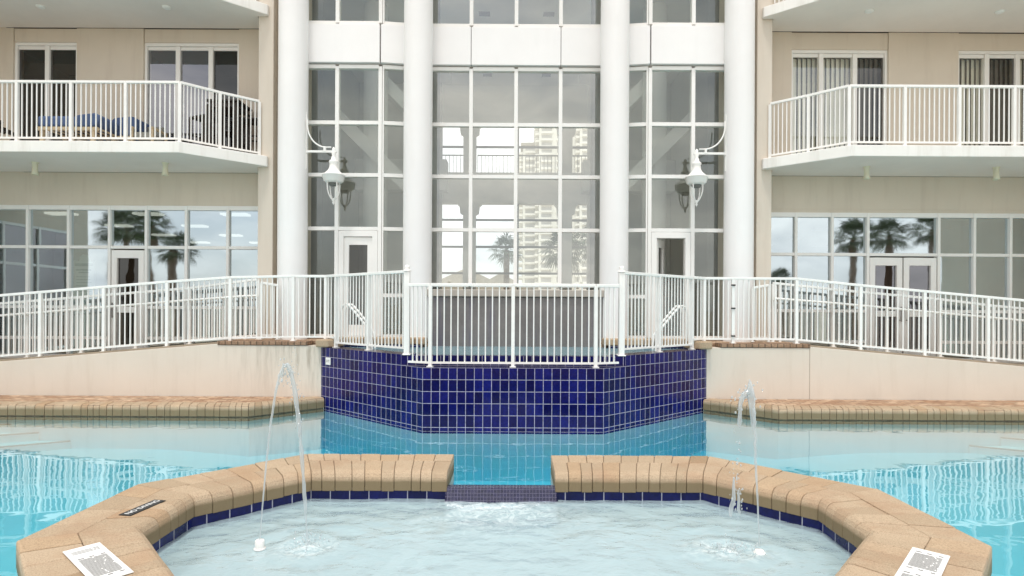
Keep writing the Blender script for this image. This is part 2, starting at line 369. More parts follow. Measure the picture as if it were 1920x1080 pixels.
# ------------------------------------------------------------------ fences
def zlin(a, b, f): return a + (b - a) * f
def fence(name, label, path, height, n_per, posts=None, group=None, parent_loc=None, post_w=.05, pk=.017, foot=True,
          rail_h=.045, low=.09, drop_first=False, handrail=None, pad=0.0, finial=None, cat='fence', skip_posts=()):
    """path: post positions (x,y,z of the ground); n_per: pickets between neighbouring posts; follows slopes"""
    P = [Vector(p) for p in path]
    t = thing(name, label, cat, tuple(P[0]), group)
    hs = height if isinstance(height, list) else [height]*len(P)
    pmesh = {}
    for i, p in enumerate(P):
        if i in skip_posts: continue
        mb = MB(); w = post_w/2
        d = (P[min(i+1,len(P)-1)] - P[max(i-1,0)]); a = math.atan2(d.y, d.x); c, s = math.cos(a), math.sin(a)
        def rot(x, y, z): return p + Vector((c*x - s*y, s*x + c*y, z))
        vs = [rot(x, y, z) for z in (0, hs[i]-.012) for (x, y) in ((-w,-w),(w,-w),(w,w),(-w,w))]
        mb.poly(vs, [(0,3,2,1),(4,5,6,7),(0,1,5,4),(1,2,6,5),(2,3,7,6),(3,0,4,7)])
        if foot:
            w2 = w*1.8; vs = [rot(x, y, z) for z in (.0, .012) for (x, y) in ((-w2,-w2),(w2,-w2),(w2,w2),(-w2,w2))]
            mb.poly(vs, [(0,3,2,1),(4,5,6,7),(0,1,5,4),(1,2,6,5),(2,3,7,6),(3,0,4,7)])
        mb.build('post', RAILW, t)
    for i in range(len(P)-1):
        a, b = P[i], P[i+1]; ha, hb = hs[i], hs[i+1]
        mb = MB(); mb.bar(a + Vector((0,0,ha)), b + Vector((0,0,hb)), .05, rail_h); mb.build('top_rail', RAILW, t, .006)
        mb = MB(); mb.bar(a + Vector((0,0,low)), b + Vector((0,0,low)), .03, .03); mb.build('bottom_rail', RAILW, t)
        n = n_per[i] if isinstance(n_per, list) else n_per
        d = (b - a); ang = math.atan2(d.y, d.x)
        for k in range(1, n+1):
            f = k/(n+1); q = a.lerp(b, f); z1 = zlin(ha, hb, f) - rail_h/2
            key = (i, n) if ha == hb else (i, k)
            if key not in pmesh:
                mb = MB(); mb.box(-pk/2, pk/2, -pk/2, pk/2, low, z1); o = mb.build('picket', RAILW, None); pmesh[key] = o.data
            else: o = bpy.data.objects.new('picket', pmesh[key]); COL.objects.link(o)
            o.parent = t; o.location = q - P[0]; o.rotation_euler.z = ang
    if handrail:
        off, hh = handrail
        mb = MB(); mb.tube([p + off + Vector((0,0,hh)) for p in P], .022, 8); mb.build('handrail', RAILW, t)
        mb = MB()
        for p in P: mb.bar(p + Vector((0,0,hh-.05)), p + off + Vector((0,0,hh-.02)), .014, .014)
        mb.build('handrail_bracket', RAILW, t)
    return t

# ------------------------------------------------------------------ levels
DECK = 1.15; RAMP_X = 5.2
def rampz(x): return 1.12 - max(0, abs(x) - RAMP_X) / 11.5
SL0, SL1 = 4.44, 4.64          # first balcony slab
FLOOR2 = 2.90                  # storey

# ================================================================== HOTEL
hotel = thing('hotel_building', 'tan and white hotel with four tall columns, glazed lobby and balconies behind the pool', 'building', (0, 11.7, 0))
def part(mb, name, mat, bevel=0, label=None, parent=None):
    o = mb.build(name, mat, parent or hotel, bevel)
    if label: o['label'] = label
    return o
# columns
for x in (-4.236, -1.853, 1.899, 4.277):
    mb = MB(); mb.lathe([(.272, DECK-.01), (.272, 12.2)], (x, 11.1, 0), 40); part(mb, 'column', COLW)
# piers and return walls
for s in (-1, 1):
    x = lambda a, b: (s*a, s*b) if s > 0 else (s*b, s*a)
    mb = MB(); a, b = x(4.66, 4.95); mb.box(a, b, 11.2, 12.1, .3, 12.2); part(mb, 'pier', TANL, .01)
    mb = MB(); a, b = x(4.2, 4.655); mb.box(a, b, 11.38, 12.0, .3, 12.2); part(mb, 'return_wall', TANL)
    # balcony slabs
    for k in range(3):
        z0, z1 = SL0 + k*FLOOR2, SL1 + k*FLOOR2
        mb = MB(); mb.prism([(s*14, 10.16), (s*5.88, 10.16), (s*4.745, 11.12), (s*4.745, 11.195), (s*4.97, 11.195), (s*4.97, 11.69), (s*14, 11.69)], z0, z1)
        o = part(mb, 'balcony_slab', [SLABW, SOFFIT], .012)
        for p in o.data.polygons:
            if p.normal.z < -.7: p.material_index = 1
# ---- ground-floor wall above the windows, upper walls with slider openings
def wall_with_openings(x0, x1, z0, z1, ops, name='wall', mat=TAN, y0=11.7, y1=11.95, lintel=True):
    """ops: (xa, xb, top) openings down to z0"""
    cur = x0
    for (a, b, top) in sorted(ops) + [(x1, x1, 0)]:
        if a > cur: mb = MB(); mb.box(cur, a, y0, y1, z0, z1); part(mb, name, mat)
        cur = b
    for (a, b, top) in ops:
        m2 = MB(); m2.box(a+.008, b-.008, y0+.02, y1-.004, top, z1-.002); part(m2, 'lintel_panel', mat)
def X(px, d=11.7): return at(px, 500, d).x
slL1 = (X(20)+.03, X(139)+.03, 7.07); slL2 = (X(264)+.03, X(443)+.03, 7.07)
slR3 = (X(1487)-.05, X(1669)-.05, 7.0); slR4 = (X(1800)-.05, X(1975)-.05, 7.0)
for s, ops in ((-1, [slL1, slL2]), (1, [slR3, slR4])):
    xa, xb = (-14, -4.94) if s < 0 else (4.94, 14)
    wall_with_openings(xa, xb, SL1, SL0 + FLOOR2, ops)
    wall_with_openings(xa, xb, SL1 + FLOOR2, SL0 + 2*FLOOR2, ops and [(o[0], o[1], o[2] + FLOOR2) for o in ops])
    mb = MB(); mb.box(xa, xb, 11.7, 11.95, 3.78, SL0); part(mb, 'wall', TAN)
    mb = MB(); mb.box(xa, xb, 11.70, 11.95, .3, .70); part(mb, 'base_wall', TANL)
# ---- balcony sliding doors
def slider(x0, x1, z0, z1, splits, screen, blinds, dim=False):
    y = 11.80; f = MB(); w = .05
    f.box(x0, x1, y-.06, y+.06, z1-.06, z1); f.box(x0, x1, y-.06, y+.06, z0, z0+.05)
    f.box(x0, x0+w, y-.06, y+.06, z0+.05, z1-.06); f.box(x1-w, x1, y-.06, y+.06, z0+.05, z1-.06)
    xs = [x0] + [x0 + (x1-x0)*q for q in splits] + [x1]
    for q in xs[1:-1]: f.box(q-.045, q+.045, y-.05, y+.05, z0+.05, z1-.06)
    for i in range(len(xs)-1):
        a, b = xs[i] + .05, xs[i+1] - .05; f.box(a-.005, b+.005, y-.02, y+.02, z1-.13, z1-.06); f.box(a-.005, b+.005, y-.02, y+.02, z0+.05, z0+.13)
    fr = part(f, 'sliding_door', WHITE, .006)
    for i in range(len(xs)-1):
        a, b = xs[i] + .045, xs[i+1] - .045; g = MB(); yy = y - .01 + .008*i
        g.face([(a,yy,z0+.1),(b,yy,z0+.1),(b,yy,z1-.1),(a,yy,z1-.1)])
        g.build('screen' if i == screen else 'pane', GL_DOOR if (i == screen or dim) else (GL_BLIND if blinds else GL_SLIDER), fr)
    if blinds:
        bl = MB(); q = x0 + .08
        while q < x1 - .1:
            an = R(28 + random.uniform(-5, 5)); c, s_ = math.cos(an)*.052, math.sin(an)*.052
            bl.bar((q, y+.14, z0+.12), (q, y+.14, z1-.12), .0, .0) if False else bl.poly([(q-c, y+.14-s_, z0+.1), (q+c, y+.14+s_, z0+.1), (q+c, y+.14+s_, z1-.1), (q-c, y+.14-s_, z1-.1)], [(0,1,2,3)])
            q += .098
        bl.build('vertical_blind', BLINDM, fr)
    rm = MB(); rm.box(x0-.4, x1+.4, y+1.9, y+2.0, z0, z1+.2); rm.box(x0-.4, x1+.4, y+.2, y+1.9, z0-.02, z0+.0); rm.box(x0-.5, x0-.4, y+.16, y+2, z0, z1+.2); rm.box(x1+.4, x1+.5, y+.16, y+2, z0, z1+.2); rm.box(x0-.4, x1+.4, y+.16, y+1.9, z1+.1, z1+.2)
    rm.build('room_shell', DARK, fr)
for k in range(2):
    dz = k*FLOOR2
    slider(slL1[0], slL1[1], SL1+dz, slL1[2]+dz, [.5], 1, False, True)
    slider(slL2[0], slL2[1], SL1+dz, slL2[2]+dz, [.345, .69], 2, False)
    slider(slR3[0], slR3[1], SL1+dz, slR3[2]+dz, [.32, .67], 2, True)
    slider(slR4[0], slR4[1], SL1+dz, slR4[2]+dz, [.33, .66], 1, True)
# ---- ground floor window walls
def window_wall(side, xs, ztop, zmid, doors, zbot=.70):
    """xs: mullion positions; doors: list of (bay index, n leaves)"""
    y = 11.76; w = .055
    lo, hi = min(xs), max(xs)
    for i in range(len(xs)-1):
        a, b = xs[i], xs[i+1]; f = MB()
        isd = [d for d in doors if d[0] == i]
        f.box(a-w/2+.001, a+w/2-.001, y-.06, y+.06, zbot, ztop-.001)
        f.box(a+w/2, b-w/2, y-.055, y+.055, ztop-.09, ztop)
        f.box(a+w/2, b-w/2, y-.05, y+.05, zmid-.03, zmid+.03)
        if not isd:
            f.box(a+w/2, b-w/2, y-.05, y+.05, 1.70, 1.76); f.box(a+w/2, b-w/2, y-.05, y+.05, zbot, zbot+.08)
            f.box(a+w/2, b-w/2, y-.05, y+.05, 1.08, 1.14)
        fr = part(f, 'window', WHITE, .004)
        g = MB(); ops = [(zmid+.03, ztop-.09)] + ([] if isd else [(zbot+.08, 1.08), (1.14, 1.70), (1.76, zmid-.03)])
        for (z0, z1) in ops:
            k_ = [random.uniform(-.0035, .0035) for _ in range(3)]
            g.face([(a+w/2, y+k_[0], z0), (b-w/2, y+k_[1], z0), (b-w/2, y+k_[1]+k_[2], z1), (a+w/2, y+k_[0]+k_[2], z1)])
        g.build('pane', GL_GROUND, fr)
        if isd:
            n = isd[0][1]; wd = (b - a - w) / n
            for k in range(n):
                x0 = a + w/2 + k*wd + .015; x1 = x0 + wd - .03; zt = zmid - .06; d = MB()
                d.box(x0, x0+.11, y-.045, y+.03, zbot+.02, zt); d.box(x1-.11, x1, y-.045, y+.03, zbot+.02, zt)
                d.box(x0+.11, x1-.11, y-.045, y+.03, zt-.16, zt); d.box(x0+.11, x1-.11, y-.045, y+.03, zbot+.02, zbot+.27); d.box(x0+.11, x1-.11, y-.045, y+.03, 1.62, 1.74)
                do = part(d, 'door', WHITE, .005)
                g = MB()
                for (z0, z1) in ((zbot+.27, 1.62), (1.74, zt-.16)): g.face([(x0+.11, y, z0), (x1-.11, y, z0), (x1-.11, y, z1), (x0+.11, y, z1)])
                g.build('pane', GL_DOOR if side < 0 else GL_SLIDER, do)
                hx = x0 + .055 if (k == 1 or n == 1) else x1 - .055
                h = MB(); h.tube([(hx, y-.1, 1.52), (hx, y-.1, 1.82)], .014, 8); h.bar((hx, y-.1, 1.55), (hx, y-.03, 1.55), .014, .014); h.bar((hx, y-.1, 1.79), (hx, y-.03, 1.79), .014, .014); h.build('handle', STEEL, do)
    # room behind
    xa, xb = min(lo, hi) - .2, max(lo, hi) + .2
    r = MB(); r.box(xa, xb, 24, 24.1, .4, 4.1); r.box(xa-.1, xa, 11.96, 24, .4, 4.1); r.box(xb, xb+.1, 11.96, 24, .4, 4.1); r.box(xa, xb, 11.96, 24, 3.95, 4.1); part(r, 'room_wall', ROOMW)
    r = MB(); r.box(xa, xb, 11.9, 24, .4, .62); part(r, 'room_floor', CARPET)
    for iy in range(4):
        for ix in range(3):
            cx = xa + 1.0 + ix*2.05 + (.0 if side < 0 else .4); cy = 13.7 + iy*2.0
            if cx > xb - .7: continue
            l = MB(); l.box(cx-.3, cx+.3, cy-.14, cy+.14, 3.90, 3.945); part(l, 'ceiling_light', LAMP if side < 0 else WHITE)
xsL = [X(q) for q in (-105, -28, 50, 127, 204, 273, 348, 426, 487)]
window_wall(-1, xsL, 3.78, 2.94, [(4, 1)])
xsR = [X(q) for q in (1443, 1493, 1561, 1628, 1761, 1828, 1896, 1964, 2030)]
window_wall(1, xsR, 3.71, 2.87, [(3, 2)])
mb = MB(); mb.box(4.94, 14, 11.71, 11.95, 3.70, 3.785); part(mb, 'window_head', TAN)

# ---- lobby glazing
ZM = [6.44, 5.35, 4.33, 3.285]
Z_SP0, Z_SP1 = 6.50, 7.24
def glazed(p0, p1, mull, zs, zb, name='window', w=.07, frames_at_ends=True, skip=None, gm=None):
    """glazing plane from p0 to p1 (x,y); mull: fractions; zs: transom heights from top; zb bottom"""
    p0, p1 = Vector((*p0, 0)), Vector((*p1, 0)); d = (p1-p0); L = d.length; d.normalize(); up = Vector((0,0,1))
    f = MB(); fr = [0] + list(mull) + [1]
    def P(u, z, o=0): return p0 + d*u + Vector((0,0,z)) + Vector((-d.y, d.x, 0))*o
    for i, m_ in enumerate(fr):
        if m_ in (0, 1) and not frames_at_ends: continue
        f.bar(P(m_*L, zb), P(m_*L, zs[0]), w, .12, up=Vector((-d.y, d.x, 0)))
    if not frames_at_ends:
        for u_ in (.05, L-.05): f.bar(P(u_, zb), P(u_, zs[0]), .03, .118, up=Vector((-d.y, d.x, 0)))
    for z in list(zs) + [zb]:
        for i in range(len(fr)-1):
            f.bar(P(fr[i]*L + w/2, z), P(fr[i+1]*L - w/2, z), .10, w)
    fo = part(f, name, WHITE)
    g = MB(); zz = list(zs) + [zb]
    for i in range(len(fr)-1):
        for j in range(len(zz)-1):
            if skip and (i, j) in skip: continue
            a, b = fr[i]*L + w/2, fr[i+1]*L - w/2; z1, z0 = zz[j] - w/2, zz[j+1] + w/2
            k_ = [random.uniform(-.004, .004) for _ in range(3)]
            g.face([P(a, z0, k_[0]), P(b, z0, k_[1]), P(b, z1, k_[1]+k_[2]), P(a, z1, k_[0]+k_[2])])
    g.build('pane', gm or GL_LOBBY, fo); return fo
XA, XS, XI = 4.21, 2.625, 1.98
cm = [(X(q, 11.45) + XI)/(2*XI) for q in (882, 966, 1049)]
glazed((-XI, 11.45), (XI, 11.45), cm, ZM, 2.20, gm=GL_CENTRE)
glazed((-XI, 11.45), (XI, 11.45), cm, [10.4, 8.85], Z_SP1 + .05, gm=GL_CENTRE)
for s in (-1, 1):
    e = [(s*XA, 11.36), (s*XS, 11.36)]; a = [(s*XS, 11.36), (s*XI, 11.45)]
    if s > 0: e = e[::-1]; a = a[::-1]
    fm = (XA - 3.465)/(XA - XS)
    fm = fm if s < 0 else 1 - fm
    dbay = 1 if s < 0 else 0
    glazed(*e, [fm], ZM, DECK+.04, skip={(dbay, 3)})
    glazed(*e, [fm], [10.4, 8.85], Z_SP1+.05)
    glazed(*a, [], ZM + [1.99], DECK+.04, frames_at_ends=False)
    glazed(*a, [], [10.4, 8.85], Z_SP1+.05, frames_at_ends=False)
    # spandrel panels
    for (q0, q1) in ([ (e[0], e[1]), (a[0], a[1]) ]):
        v0, v1 = Vector((*q0, 0)), Vector((*q1, 0)); d = (v1-v0).normalized(); v0 += d*.008; v1 -= d*.008
        m_ = MB(); zc = (Z_SP0+Z_SP1)/2; m_.bar(v0 + Vector((0,-.01,zc)), v1 + Vector((0,-.01,zc)), .2, Z_SP1-Z_SP0); part(m_, 'spandrel_panel', PANELW, .004)
    # doors beside the spa
    xl, xr = (-3.425, -2.665) if s < 0 else (2.665, 3.425)
    m_ = MB(); m_.box(xl, xl+.1, 11.30, 11.42, DECK, 3.24); m_.box(xr-.1, xr, 11.30, 11.42, DECK, 3.24); m_.box(xl+.1, xr-.1, 11.30, 11.42, 3.13, 3.24)
    part(m_, 'door_frame', WHITE, .004)
    d = MB(); W = xr - xl - .2
    d.box(0, .1, -.03, .03, 0, 1.95); d.box(W-.1, W, -.03, .03, 0, 1.95); d.box(.1, W-.1, -.03, .03, 1.80, 1.95); d.box(.1, W-.1, -.03, .03, 0, .24)
    g = MB(); g.face([(.1,0,.24),(W-.1,0,.24),(W-.1,0,1.8),(.1,0,1.8)])
    h = MB(); h.tube([(W-.05,-.09,.85),(W-.05,-.09,1.15)], .014, 8); h.bar((W-.05,-.09,.88),(W-.05,-.03,.88),.014,.014); h.bar((W-.05,-.09,1.12),(W-.05,-.03,1.12),.014,.014)
    do = d.build('door', WHITE, None, .004); do.parent = hotel; do.matrix_parent_inverse = Matrix.Translation(-hotel.location); do.location = (xl+.1, 11.36, DECK+.02)
    go = g.build('pane', GL_DOOR, None); go.parent = do; ho = h.build('handle', STEEL, None); ho.parent = do
    if s > 0: do.rotation_euler.z = R(62); do['label'] = 'white glazed door standing ajar into the lobby'
m_ = MB()
for i, (u0, u1) in enumerate(zip([-XI+.008] + [X(q, 11.45)+.006 for q in (882, 1049)], [X(q, 11.45)-.006 for q in (882, 1049)] + [XI-.008])):
    m_ = MB(); m_.box(u0, u1, 11.345, 11.545, Z_SP0, Z_SP1); part(m_, 'spandrel_panel', PANELW, .004)

# ---- lobby interior
LB = 20.0
mb = MB(); mb.box(-4.9, 4.9, 11.75, LB, 9.3, 9.5); part(mb, 'lobby_ceiling', GREYW)
mb = MB(); mb.box(-4.9, 4.9, 11.75, LB, .9, 1.13); part(mb, 'lobby_floor', simple('lobby_floor_tile', (.45,.42,.37), .3, .06, 2))
for s in (-1, 1):
    a, b = sorted((s*4.7, s*4.9)); mb = MB(); mb.box(a, b, 12.05, LB, .9, 9.5); part(mb, 'lobby_side_wall', GREYM)
    a, b = sorted((s*4.08, s*4.69)); mb = MB(); mb.box(a, b, 12.3, 13.2, 1.13, 9.3); part(mb, 'lobby_pier', GREYD)
    a, b = sorted((s*1.66, s*2.05)); mb = MB(); mb.box(a, b, 12.4, 12.8, 1.13, 9.3); part(mb, 'lobby_pier', GREYD)
    mb = MB(); mb.lathe([(.3, 1.13), (.3, 9.3)], (s*3.5, 14.6, 0), 24); part(mb, 'lobby_column', GREYW)
    a, b = sorted((s*2.0, s*4.69)); mb = MB(); mb.box(a, b, 17.0, 17.49, 5.2, 6.1); part(mb, 'gallery_edge', GREYW)
    a, b = sorted((s*1.9, s*4.69)); mb = MB(); mb.box(a, b, 15.6, 17.48, 8.5, 9.29); part(mb, 'bulkhead', GREYM)
    # sloping stair soffits
    for (z0, z1, yy) in ((6.9, 4.6, 14.2), (9.0, 6.7, 14.9)):
        mb = MB(); mb.prism_y([(s*4.6, z0), (s*4.6, z0-.42), (s*2.3, z1-.42), (s*2.3, z1)], yy, yy+.9); part(mb, 'stair_flight', GREYW)
    mb = MB(); a, b = sorted((s*2.15, s*2.55)); mb.box(a, b, 16.2, 16.6, 1.13, 9.3); part(mb, 'lobby_post', GREYW)
    mb = MB(); a, b = sorted((s*4.69, s*2.2)); mb.box(a, b, 17.5, 17.7, 1.13, 9.3); part(mb, 'lobby_partition', GREYM)
for (vx, vy) in ((-.80, 14.9), (.85, 14.9), (-2.2, 18.6), (-.9, 18.8), (1.0, 18.8), (2.3, 18.6), (-2.9, 13.6), (3.0, 13.6)):
    mb = MB(); mb.box(vx-.14, vx+.14, vy-.1, vy+.1, 9.28, 9.297)
    for k in range(4): mb.box(vx-.13, vx+.13, vy-.09+k*.05, vy-.075+k*.05, 9.268, 9.279)
    part(mb, 'ceiling_vent', GREYD)
# far wall with arched openings and their glazing bars
ops = [(-4.4, -1.75), (-1.32, 1.55), (1.95, 4.4)]
mb = MB()
zr = [(1.13, 2.2, False), (5.3, 6.35, False), (8.0, 9.3, False)]
for (z0, z1, _) in zr: mb.box(-4.69, 4.69, LB-.3, LB, z0, z1)
cuts = [-4.69] + [q for o in ops for q in o] + [4.69]
for i in range(0, len(cuts), 2):
    for (z0, z1) in ((2.2, 5.3), (6.35, 8.0)): mb.box(cuts[i], cuts[i+1], LB-.3, LB, z0, z1)
for (a, b) in ops:
    for ztop in (5.3, 8.0):
        for (xx, sg) in ((a, 1), (b, -1)):
            mb.prism_y([(xx, ztop), (xx+sg*.22, ztop), (xx+sg*.12, ztop-.1), (xx+sg*.1, ztop-.32), (xx, ztop-.38)], LB-.29, LB-.01)
part(mb, 'far_wall', GREYW)
for (a, b) in ops:
    for (z0, z1, tr) in ((2.2, 5.3, [2.94, 3.84, 4.76]), (6.35, 8.0, [7.25])):
        f = MB(); n = 2
        for k in range(1, n): xx = a + (b-a)*k/n; f.box(xx-.03, xx+.03, LB-.18, LB-.1, z0, z1)
        for z in tr: f.box(a, b, LB-.17, LB-.11, z-.035, z+.035)
        fo = part(f, 'far_window', GREYD)
        g = MB(); g.face([(a, LB-.14, z0), (b, LB-.14, z0), (b, LB-.14, z1), (a, LB-.14, z1)]); g.build('pane', GL_FAR, fo)
    rl = MB(); rl.box(a, b, LB+.5, LB+.54, 7.12, 7.16); rl.box(a, b, LB+.5, LB+.54, 6.5, 6.53)
    q = a
    while q < b: rl.box(q, q+.02, LB+.51, LB+.53, 6.36, 7.12); q += .13
    part(rl, 'far_railing', GREYD)
mb = MB(); mb.box(-4.9, 4.9, LB+.01, LB+.7, 6.2, 6.34); part(mb, 'far_balcony', GREYW)
# roof closing the block
mb = MB(); mb.box(-14, 14, 10.2, 24.2, 12.2, 12.4); part(mb, 'roof', SOFFIT)
for s in (-1, 1):
    a, b = sorted((s*4.95, s*14)); mb = MB(); mb.box(a, b, 14.5, 24.2, 4.15, 12.2); part(mb, 'rear_block', TAN)

# soffit lights
for (px, py, k) in ((66, 306, 0), (310, 308, 0), (1625, 318, 0), (1868, 317, 0)):
    p = at(px, py, 10.9); z = SL0
    mb = MB(); mb.lathe([(.06, z), (.06, z-.012), (.045, z-.02), (.045, z-.15), (.062, z-.235), (.05, z-.235), (.04, z-.16)], (p.x, 10.9, 0), 16); part(mb, 'soffit_light', CREAMF)
for px in (76, 312, 1630, 1875):
    p = at(px, 12, 10.85); z = SL0 + FLOOR2
    mb = MB(); mb.lathe([(.075, z), (.075, z-.015), (.055, z-.03), (.0, z-.032)], (p.x, 10.85, 0), 18); part(mb, 'soffit_disc', WHITE)

# ================================================================== BALCONY RAILINGS
def bal_path(pxs, pys=None):
    out = []
    for (px, d) in pxs: out.append((at(px, 230, d).x, d, SL1))
    return out
balL = fence('balcony_railing', 'white balcony railing in front of the blue lounger, left of the columns', bal_path([(-172, 10.25), (-70, 10.25), (32, 10.25), (133.5, 10.25), (236, 10.25), (337, 10.25), (412, 10.72), (486, 11.17)]),
             1.06, [10,10,10,10,10,10,8,8], group='white balcony railings', foot=False, cat='railing', low=.07)
balR = fence('balcony_railing', 'white balcony railing before the vertical blinds, right of the columns', bal_path([(1444, 11.17), (1516, 10.72), (1592, 10.25), (1696, 10.25), (1798, 10.25), (1901, 10.25), (2003, 10.25)]),
             1.06, [8,8,10,10,10,10], group='white balcony railings', foot=False, cat='railing', low=.07)
copy_tree(balL, (0,0,FLOOR2), 'white balcony railing on the upper storey at the top left, only its foot in view')
copy_tree(balR, (0,0,FLOOR2), 'white balcony railing on the upper storey at the top right, only its foot in view')

# ================================================================== RAMP WALLS, DECKS, RAMPS
WF = 10.2
for s, lab in ((-1, 'pale tan stucco ramp wall left of the blue tiles'), (1, 'pale tan stucco ramp wall right of the blue tiles')):
    t = thing('ramp_wall', lab, 'wall', (s*3.4, WF, 0), 'stucco ramp walls')
    mb = MB(); xe = 13
    mb.prism_y([(s*3.36, -.9), (s*3.36, 1.075), (s*RAMP_X, 1.075), (s*RAMP_X, 1.10), (s*xe, rampz(xe)-.02), (s*xe, -.9)], WF, WF+.25); mb.build('wall', RAMPW, t, .008)
    mb = MB(); a, b = sorted((s*3.62, s*RAMP_X)); mb.box(a, b, WF-.014, WF+.27, 1.082, 1.15); mb.build('brick_capping', BRICKTOP, t, .01)
    if s > 0:
        jx = at(1518, 700, WF).x; mb = MB(); mb.box(jx-.006, jx+.006, WF-.003, WF+.004, -.2, 1.09); mb.build('expansion_joint', simple('joint_sealant', (.42,.36,.30), .9, .1, 6), t)
    mb = MB()
    mb.prism_y([(s*(RAMP_X+.01), 1.102), (s*(RAMP_X+.01), 1.13), (s*xe, rampz(xe)+.012), (s*xe, rampz(xe)-.018)], WF+.03, WF+.25); mb.build('kerb', simple('ramp_kerb', (.33,.26,.19), .9, .15, 6), t)
# corner coping blocks
for s, lab in ((-1, 'tan coping block over the left top corner of the blue tiled wall'), (1, 'tan coping block over the right top corner of the blue tiled wall')):
    o = MB(); cx = s*3.28; o.prism([(s*3.44, WF-.14), (s*3.44, WF+.24), (s*3.05, WF+.24), (s*3.05, WF+.03), (s*3.22, WF-.14)], 1.055, 1.19)
    tag(o.build('coping_block', COPING, None, .025), lab, 'coping stone', 'corner coping blocks')
# upper deck, ramps
mb = MB()
for s in (-1, 1):
    a, b = sorted((s*3.37, s*RAMP_X)); mb.box(a, b, WF+.26, 11.69, .3, 1.14)
    a, b = sorted((s*1.62, s*3.36)); mb.box(a, b, 10.92, 11.69, .3, 1.14)
structure(mb.build('upper_deck', PAVER))
mb = MB()
for s in (-1, 1):
    mb.prism_y([(s*(RAMP_X+.004), .2), (s*(RAMP_X+.004), 1.12), (s*13, rampz(13)-.03), (s*13, .2)], WF+.26, 11.12)
structure(mb.build('ramp', simple('ramp_concrete', (.58,.47,.37), .9, .08, 2, .2, 60)))
mb = MB()
for s in (-1, 1):
    a, b = sorted((s*(RAMP_X+.02), s*13)); mb.box(a, b, 11.13, 11.695, .2, .62)
structure(mb.build('walkway', PAVER))

A0, A1 = Vector((-1.313, 8.37)), Vector((1.295, 8.37)); B0, B1 = Vector((-3.38, 10.2)), Vector((3.38, 10.2))
tS = .18
C0, C1 = A0.lerp(B0, tS), A1.lerp(B1, tS)
# ramp fences
def rp(px, d, base=None):
    x = at(px, 600, d).x; return (x, d, (rampz(x) if base is None else base))
PL = [rp(q, WF+.12) for q in (-162, -43, 76, 195, 313.5, 432)] + [rp(q, WF+.12, DECK) for q in (550,)] + [rp(611, WF+.12, DECK), (C0.lerp(B0, .89).x+.06, C0.lerp(B0, .89).y+.07, DECK)]
fence('ramp_fence', 'white picket fence on top of the stucco ramp wall at the left', PL, [1.15]*9, [11]*6+[5,2], group='fences on the ramp walls', low=.075, skip_posts=(8,))
PR = [(C1.lerp(B1, .89).x-.06, C1.lerp(B1, .89).y+.07, DECK), rp(1320, WF+.12, DECK)] + [rp(1374, WF+.12, DECK), rp(1493, WF+.12, DECK)] + [rp(q, WF+.12) for q in (1613, 1733, 1852, 1971, 2090)]
fence('ramp_fence', 'white picket fence on top of the stucco ramp wall at the right', PR, 1.15, [2,5]+[11]*6, group='fences on the ramp walls', low=.075, skip_posts=(0,))
for zz in (.13, .62, 1.03):
    hp = rp(1374, WF+.12, DECK); h = MB(); h.box(hp[0]-.045, hp[0]+.03, hp[1]-.045, hp[1]-.028, DECK+zz-.012, DECK+zz+.012); h.build('gate_hinge', BLACK, [o for o in COL.objects if o.name.startswith('ramp_fence')][-1])
BL = [rp(q, 11.0) for q in (-120, 52, 153, 255, 356, 460)] + [(at(484, 600, 11.0).x, 11.0, DECK-.02)]
fence('ramp_fence', 'white picket fence with handrail behind the left ramp, before the single glazed door', BL, [1.06]*5+[1.12, 1.14], [14, 9, 9, 9, 9, 2], group='fences behind the ramps', low=.08, handrail=(Vector((0,-.07,0)), .83), post_w=.045)
BR = [(at(1449, 600, 11.0).x, 11.0, DECK-.02)] + [rp(q, 11.0) for q in (1462, 1562, 1663, 1763, 1863, 1965, 2060)]
fence('ramp_fence', 'white picket fence with handrail behind the right ramp, before the double doors', BR, [1.12]*2+[1.09]*3+[1.06]*3, [1]+[9]*6, group='fences behind the ramps', low=.08, handrail=(Vector((0,-.07,0)), .83), post_w=.045)
for (lab, a, b) in (('short white fence between the left pier and the outer column', 489, 520), ('short white fence between the right pier and the outer column', 1411, 1441)):
    fence('pier_fence', lab, [(at(a, 600, 10.75).x, 10.75, DECK), (at(b, 600, 10.75).x, 10.75, DECK)], [1.05, 1.0] if a < 900 else [1.0, 1.05], 4, group='short pier fences', low=.08, post_w=.035)

# ================================================================== BLUE TILED SPA WALL
tw = thing('tiled_wall', 'cobalt blue tiled spa wall with an angled front rising from the pool', 'wall', (0, 8.37, 0))
ZL, ZH = .889, 1.05
def tq(mb, p, q, z0, z1, u0):
    L = (Vector(q) - Vector(p)).length
    mb.face([(p[0],p[1],z0),(q[0],q[1],z0),(q[0],q[1],z1),(p[0],p[1],z1)], [(u0,z0),(u0+L,z0),(u0+L,z1),(u0,z1)])
mb = MB(); L0 = (A0-B0).length
tq(mb, A0, A1, -.06, ZL, 0)
lc = (A0-C0).length
tq(mb, C0, A0, -.06, ZL, -lc); tq(mb, A1, C1, -.06, ZL, 21*.1242); tq(mb, B0, C0, -.06, ZH, -L0); tq(mb, C1, B1, -.06, ZH, 21*.1242 + lc)
mb.build('tile_face', TILE, tw)
mb = MB()
for (p_, q_) in ((B0, A0), (A0, A1), (A1, B1)): tq(mb, p_, q_, -1.3, -.061, 0)
mb.build('plaster_base', PLASTER, tw)
mb = MB(); mb.face([(A0.x,A0.y,ZL),(A1.x,A1.y,ZL),(C1.x,C1.y,ZL),(C0.x,C0.y,ZL)]); mb.build('ledge', TILEM, tw)
mb = MB(); tq(mb, C0, C1, ZL-.02, 1.035, .03); 
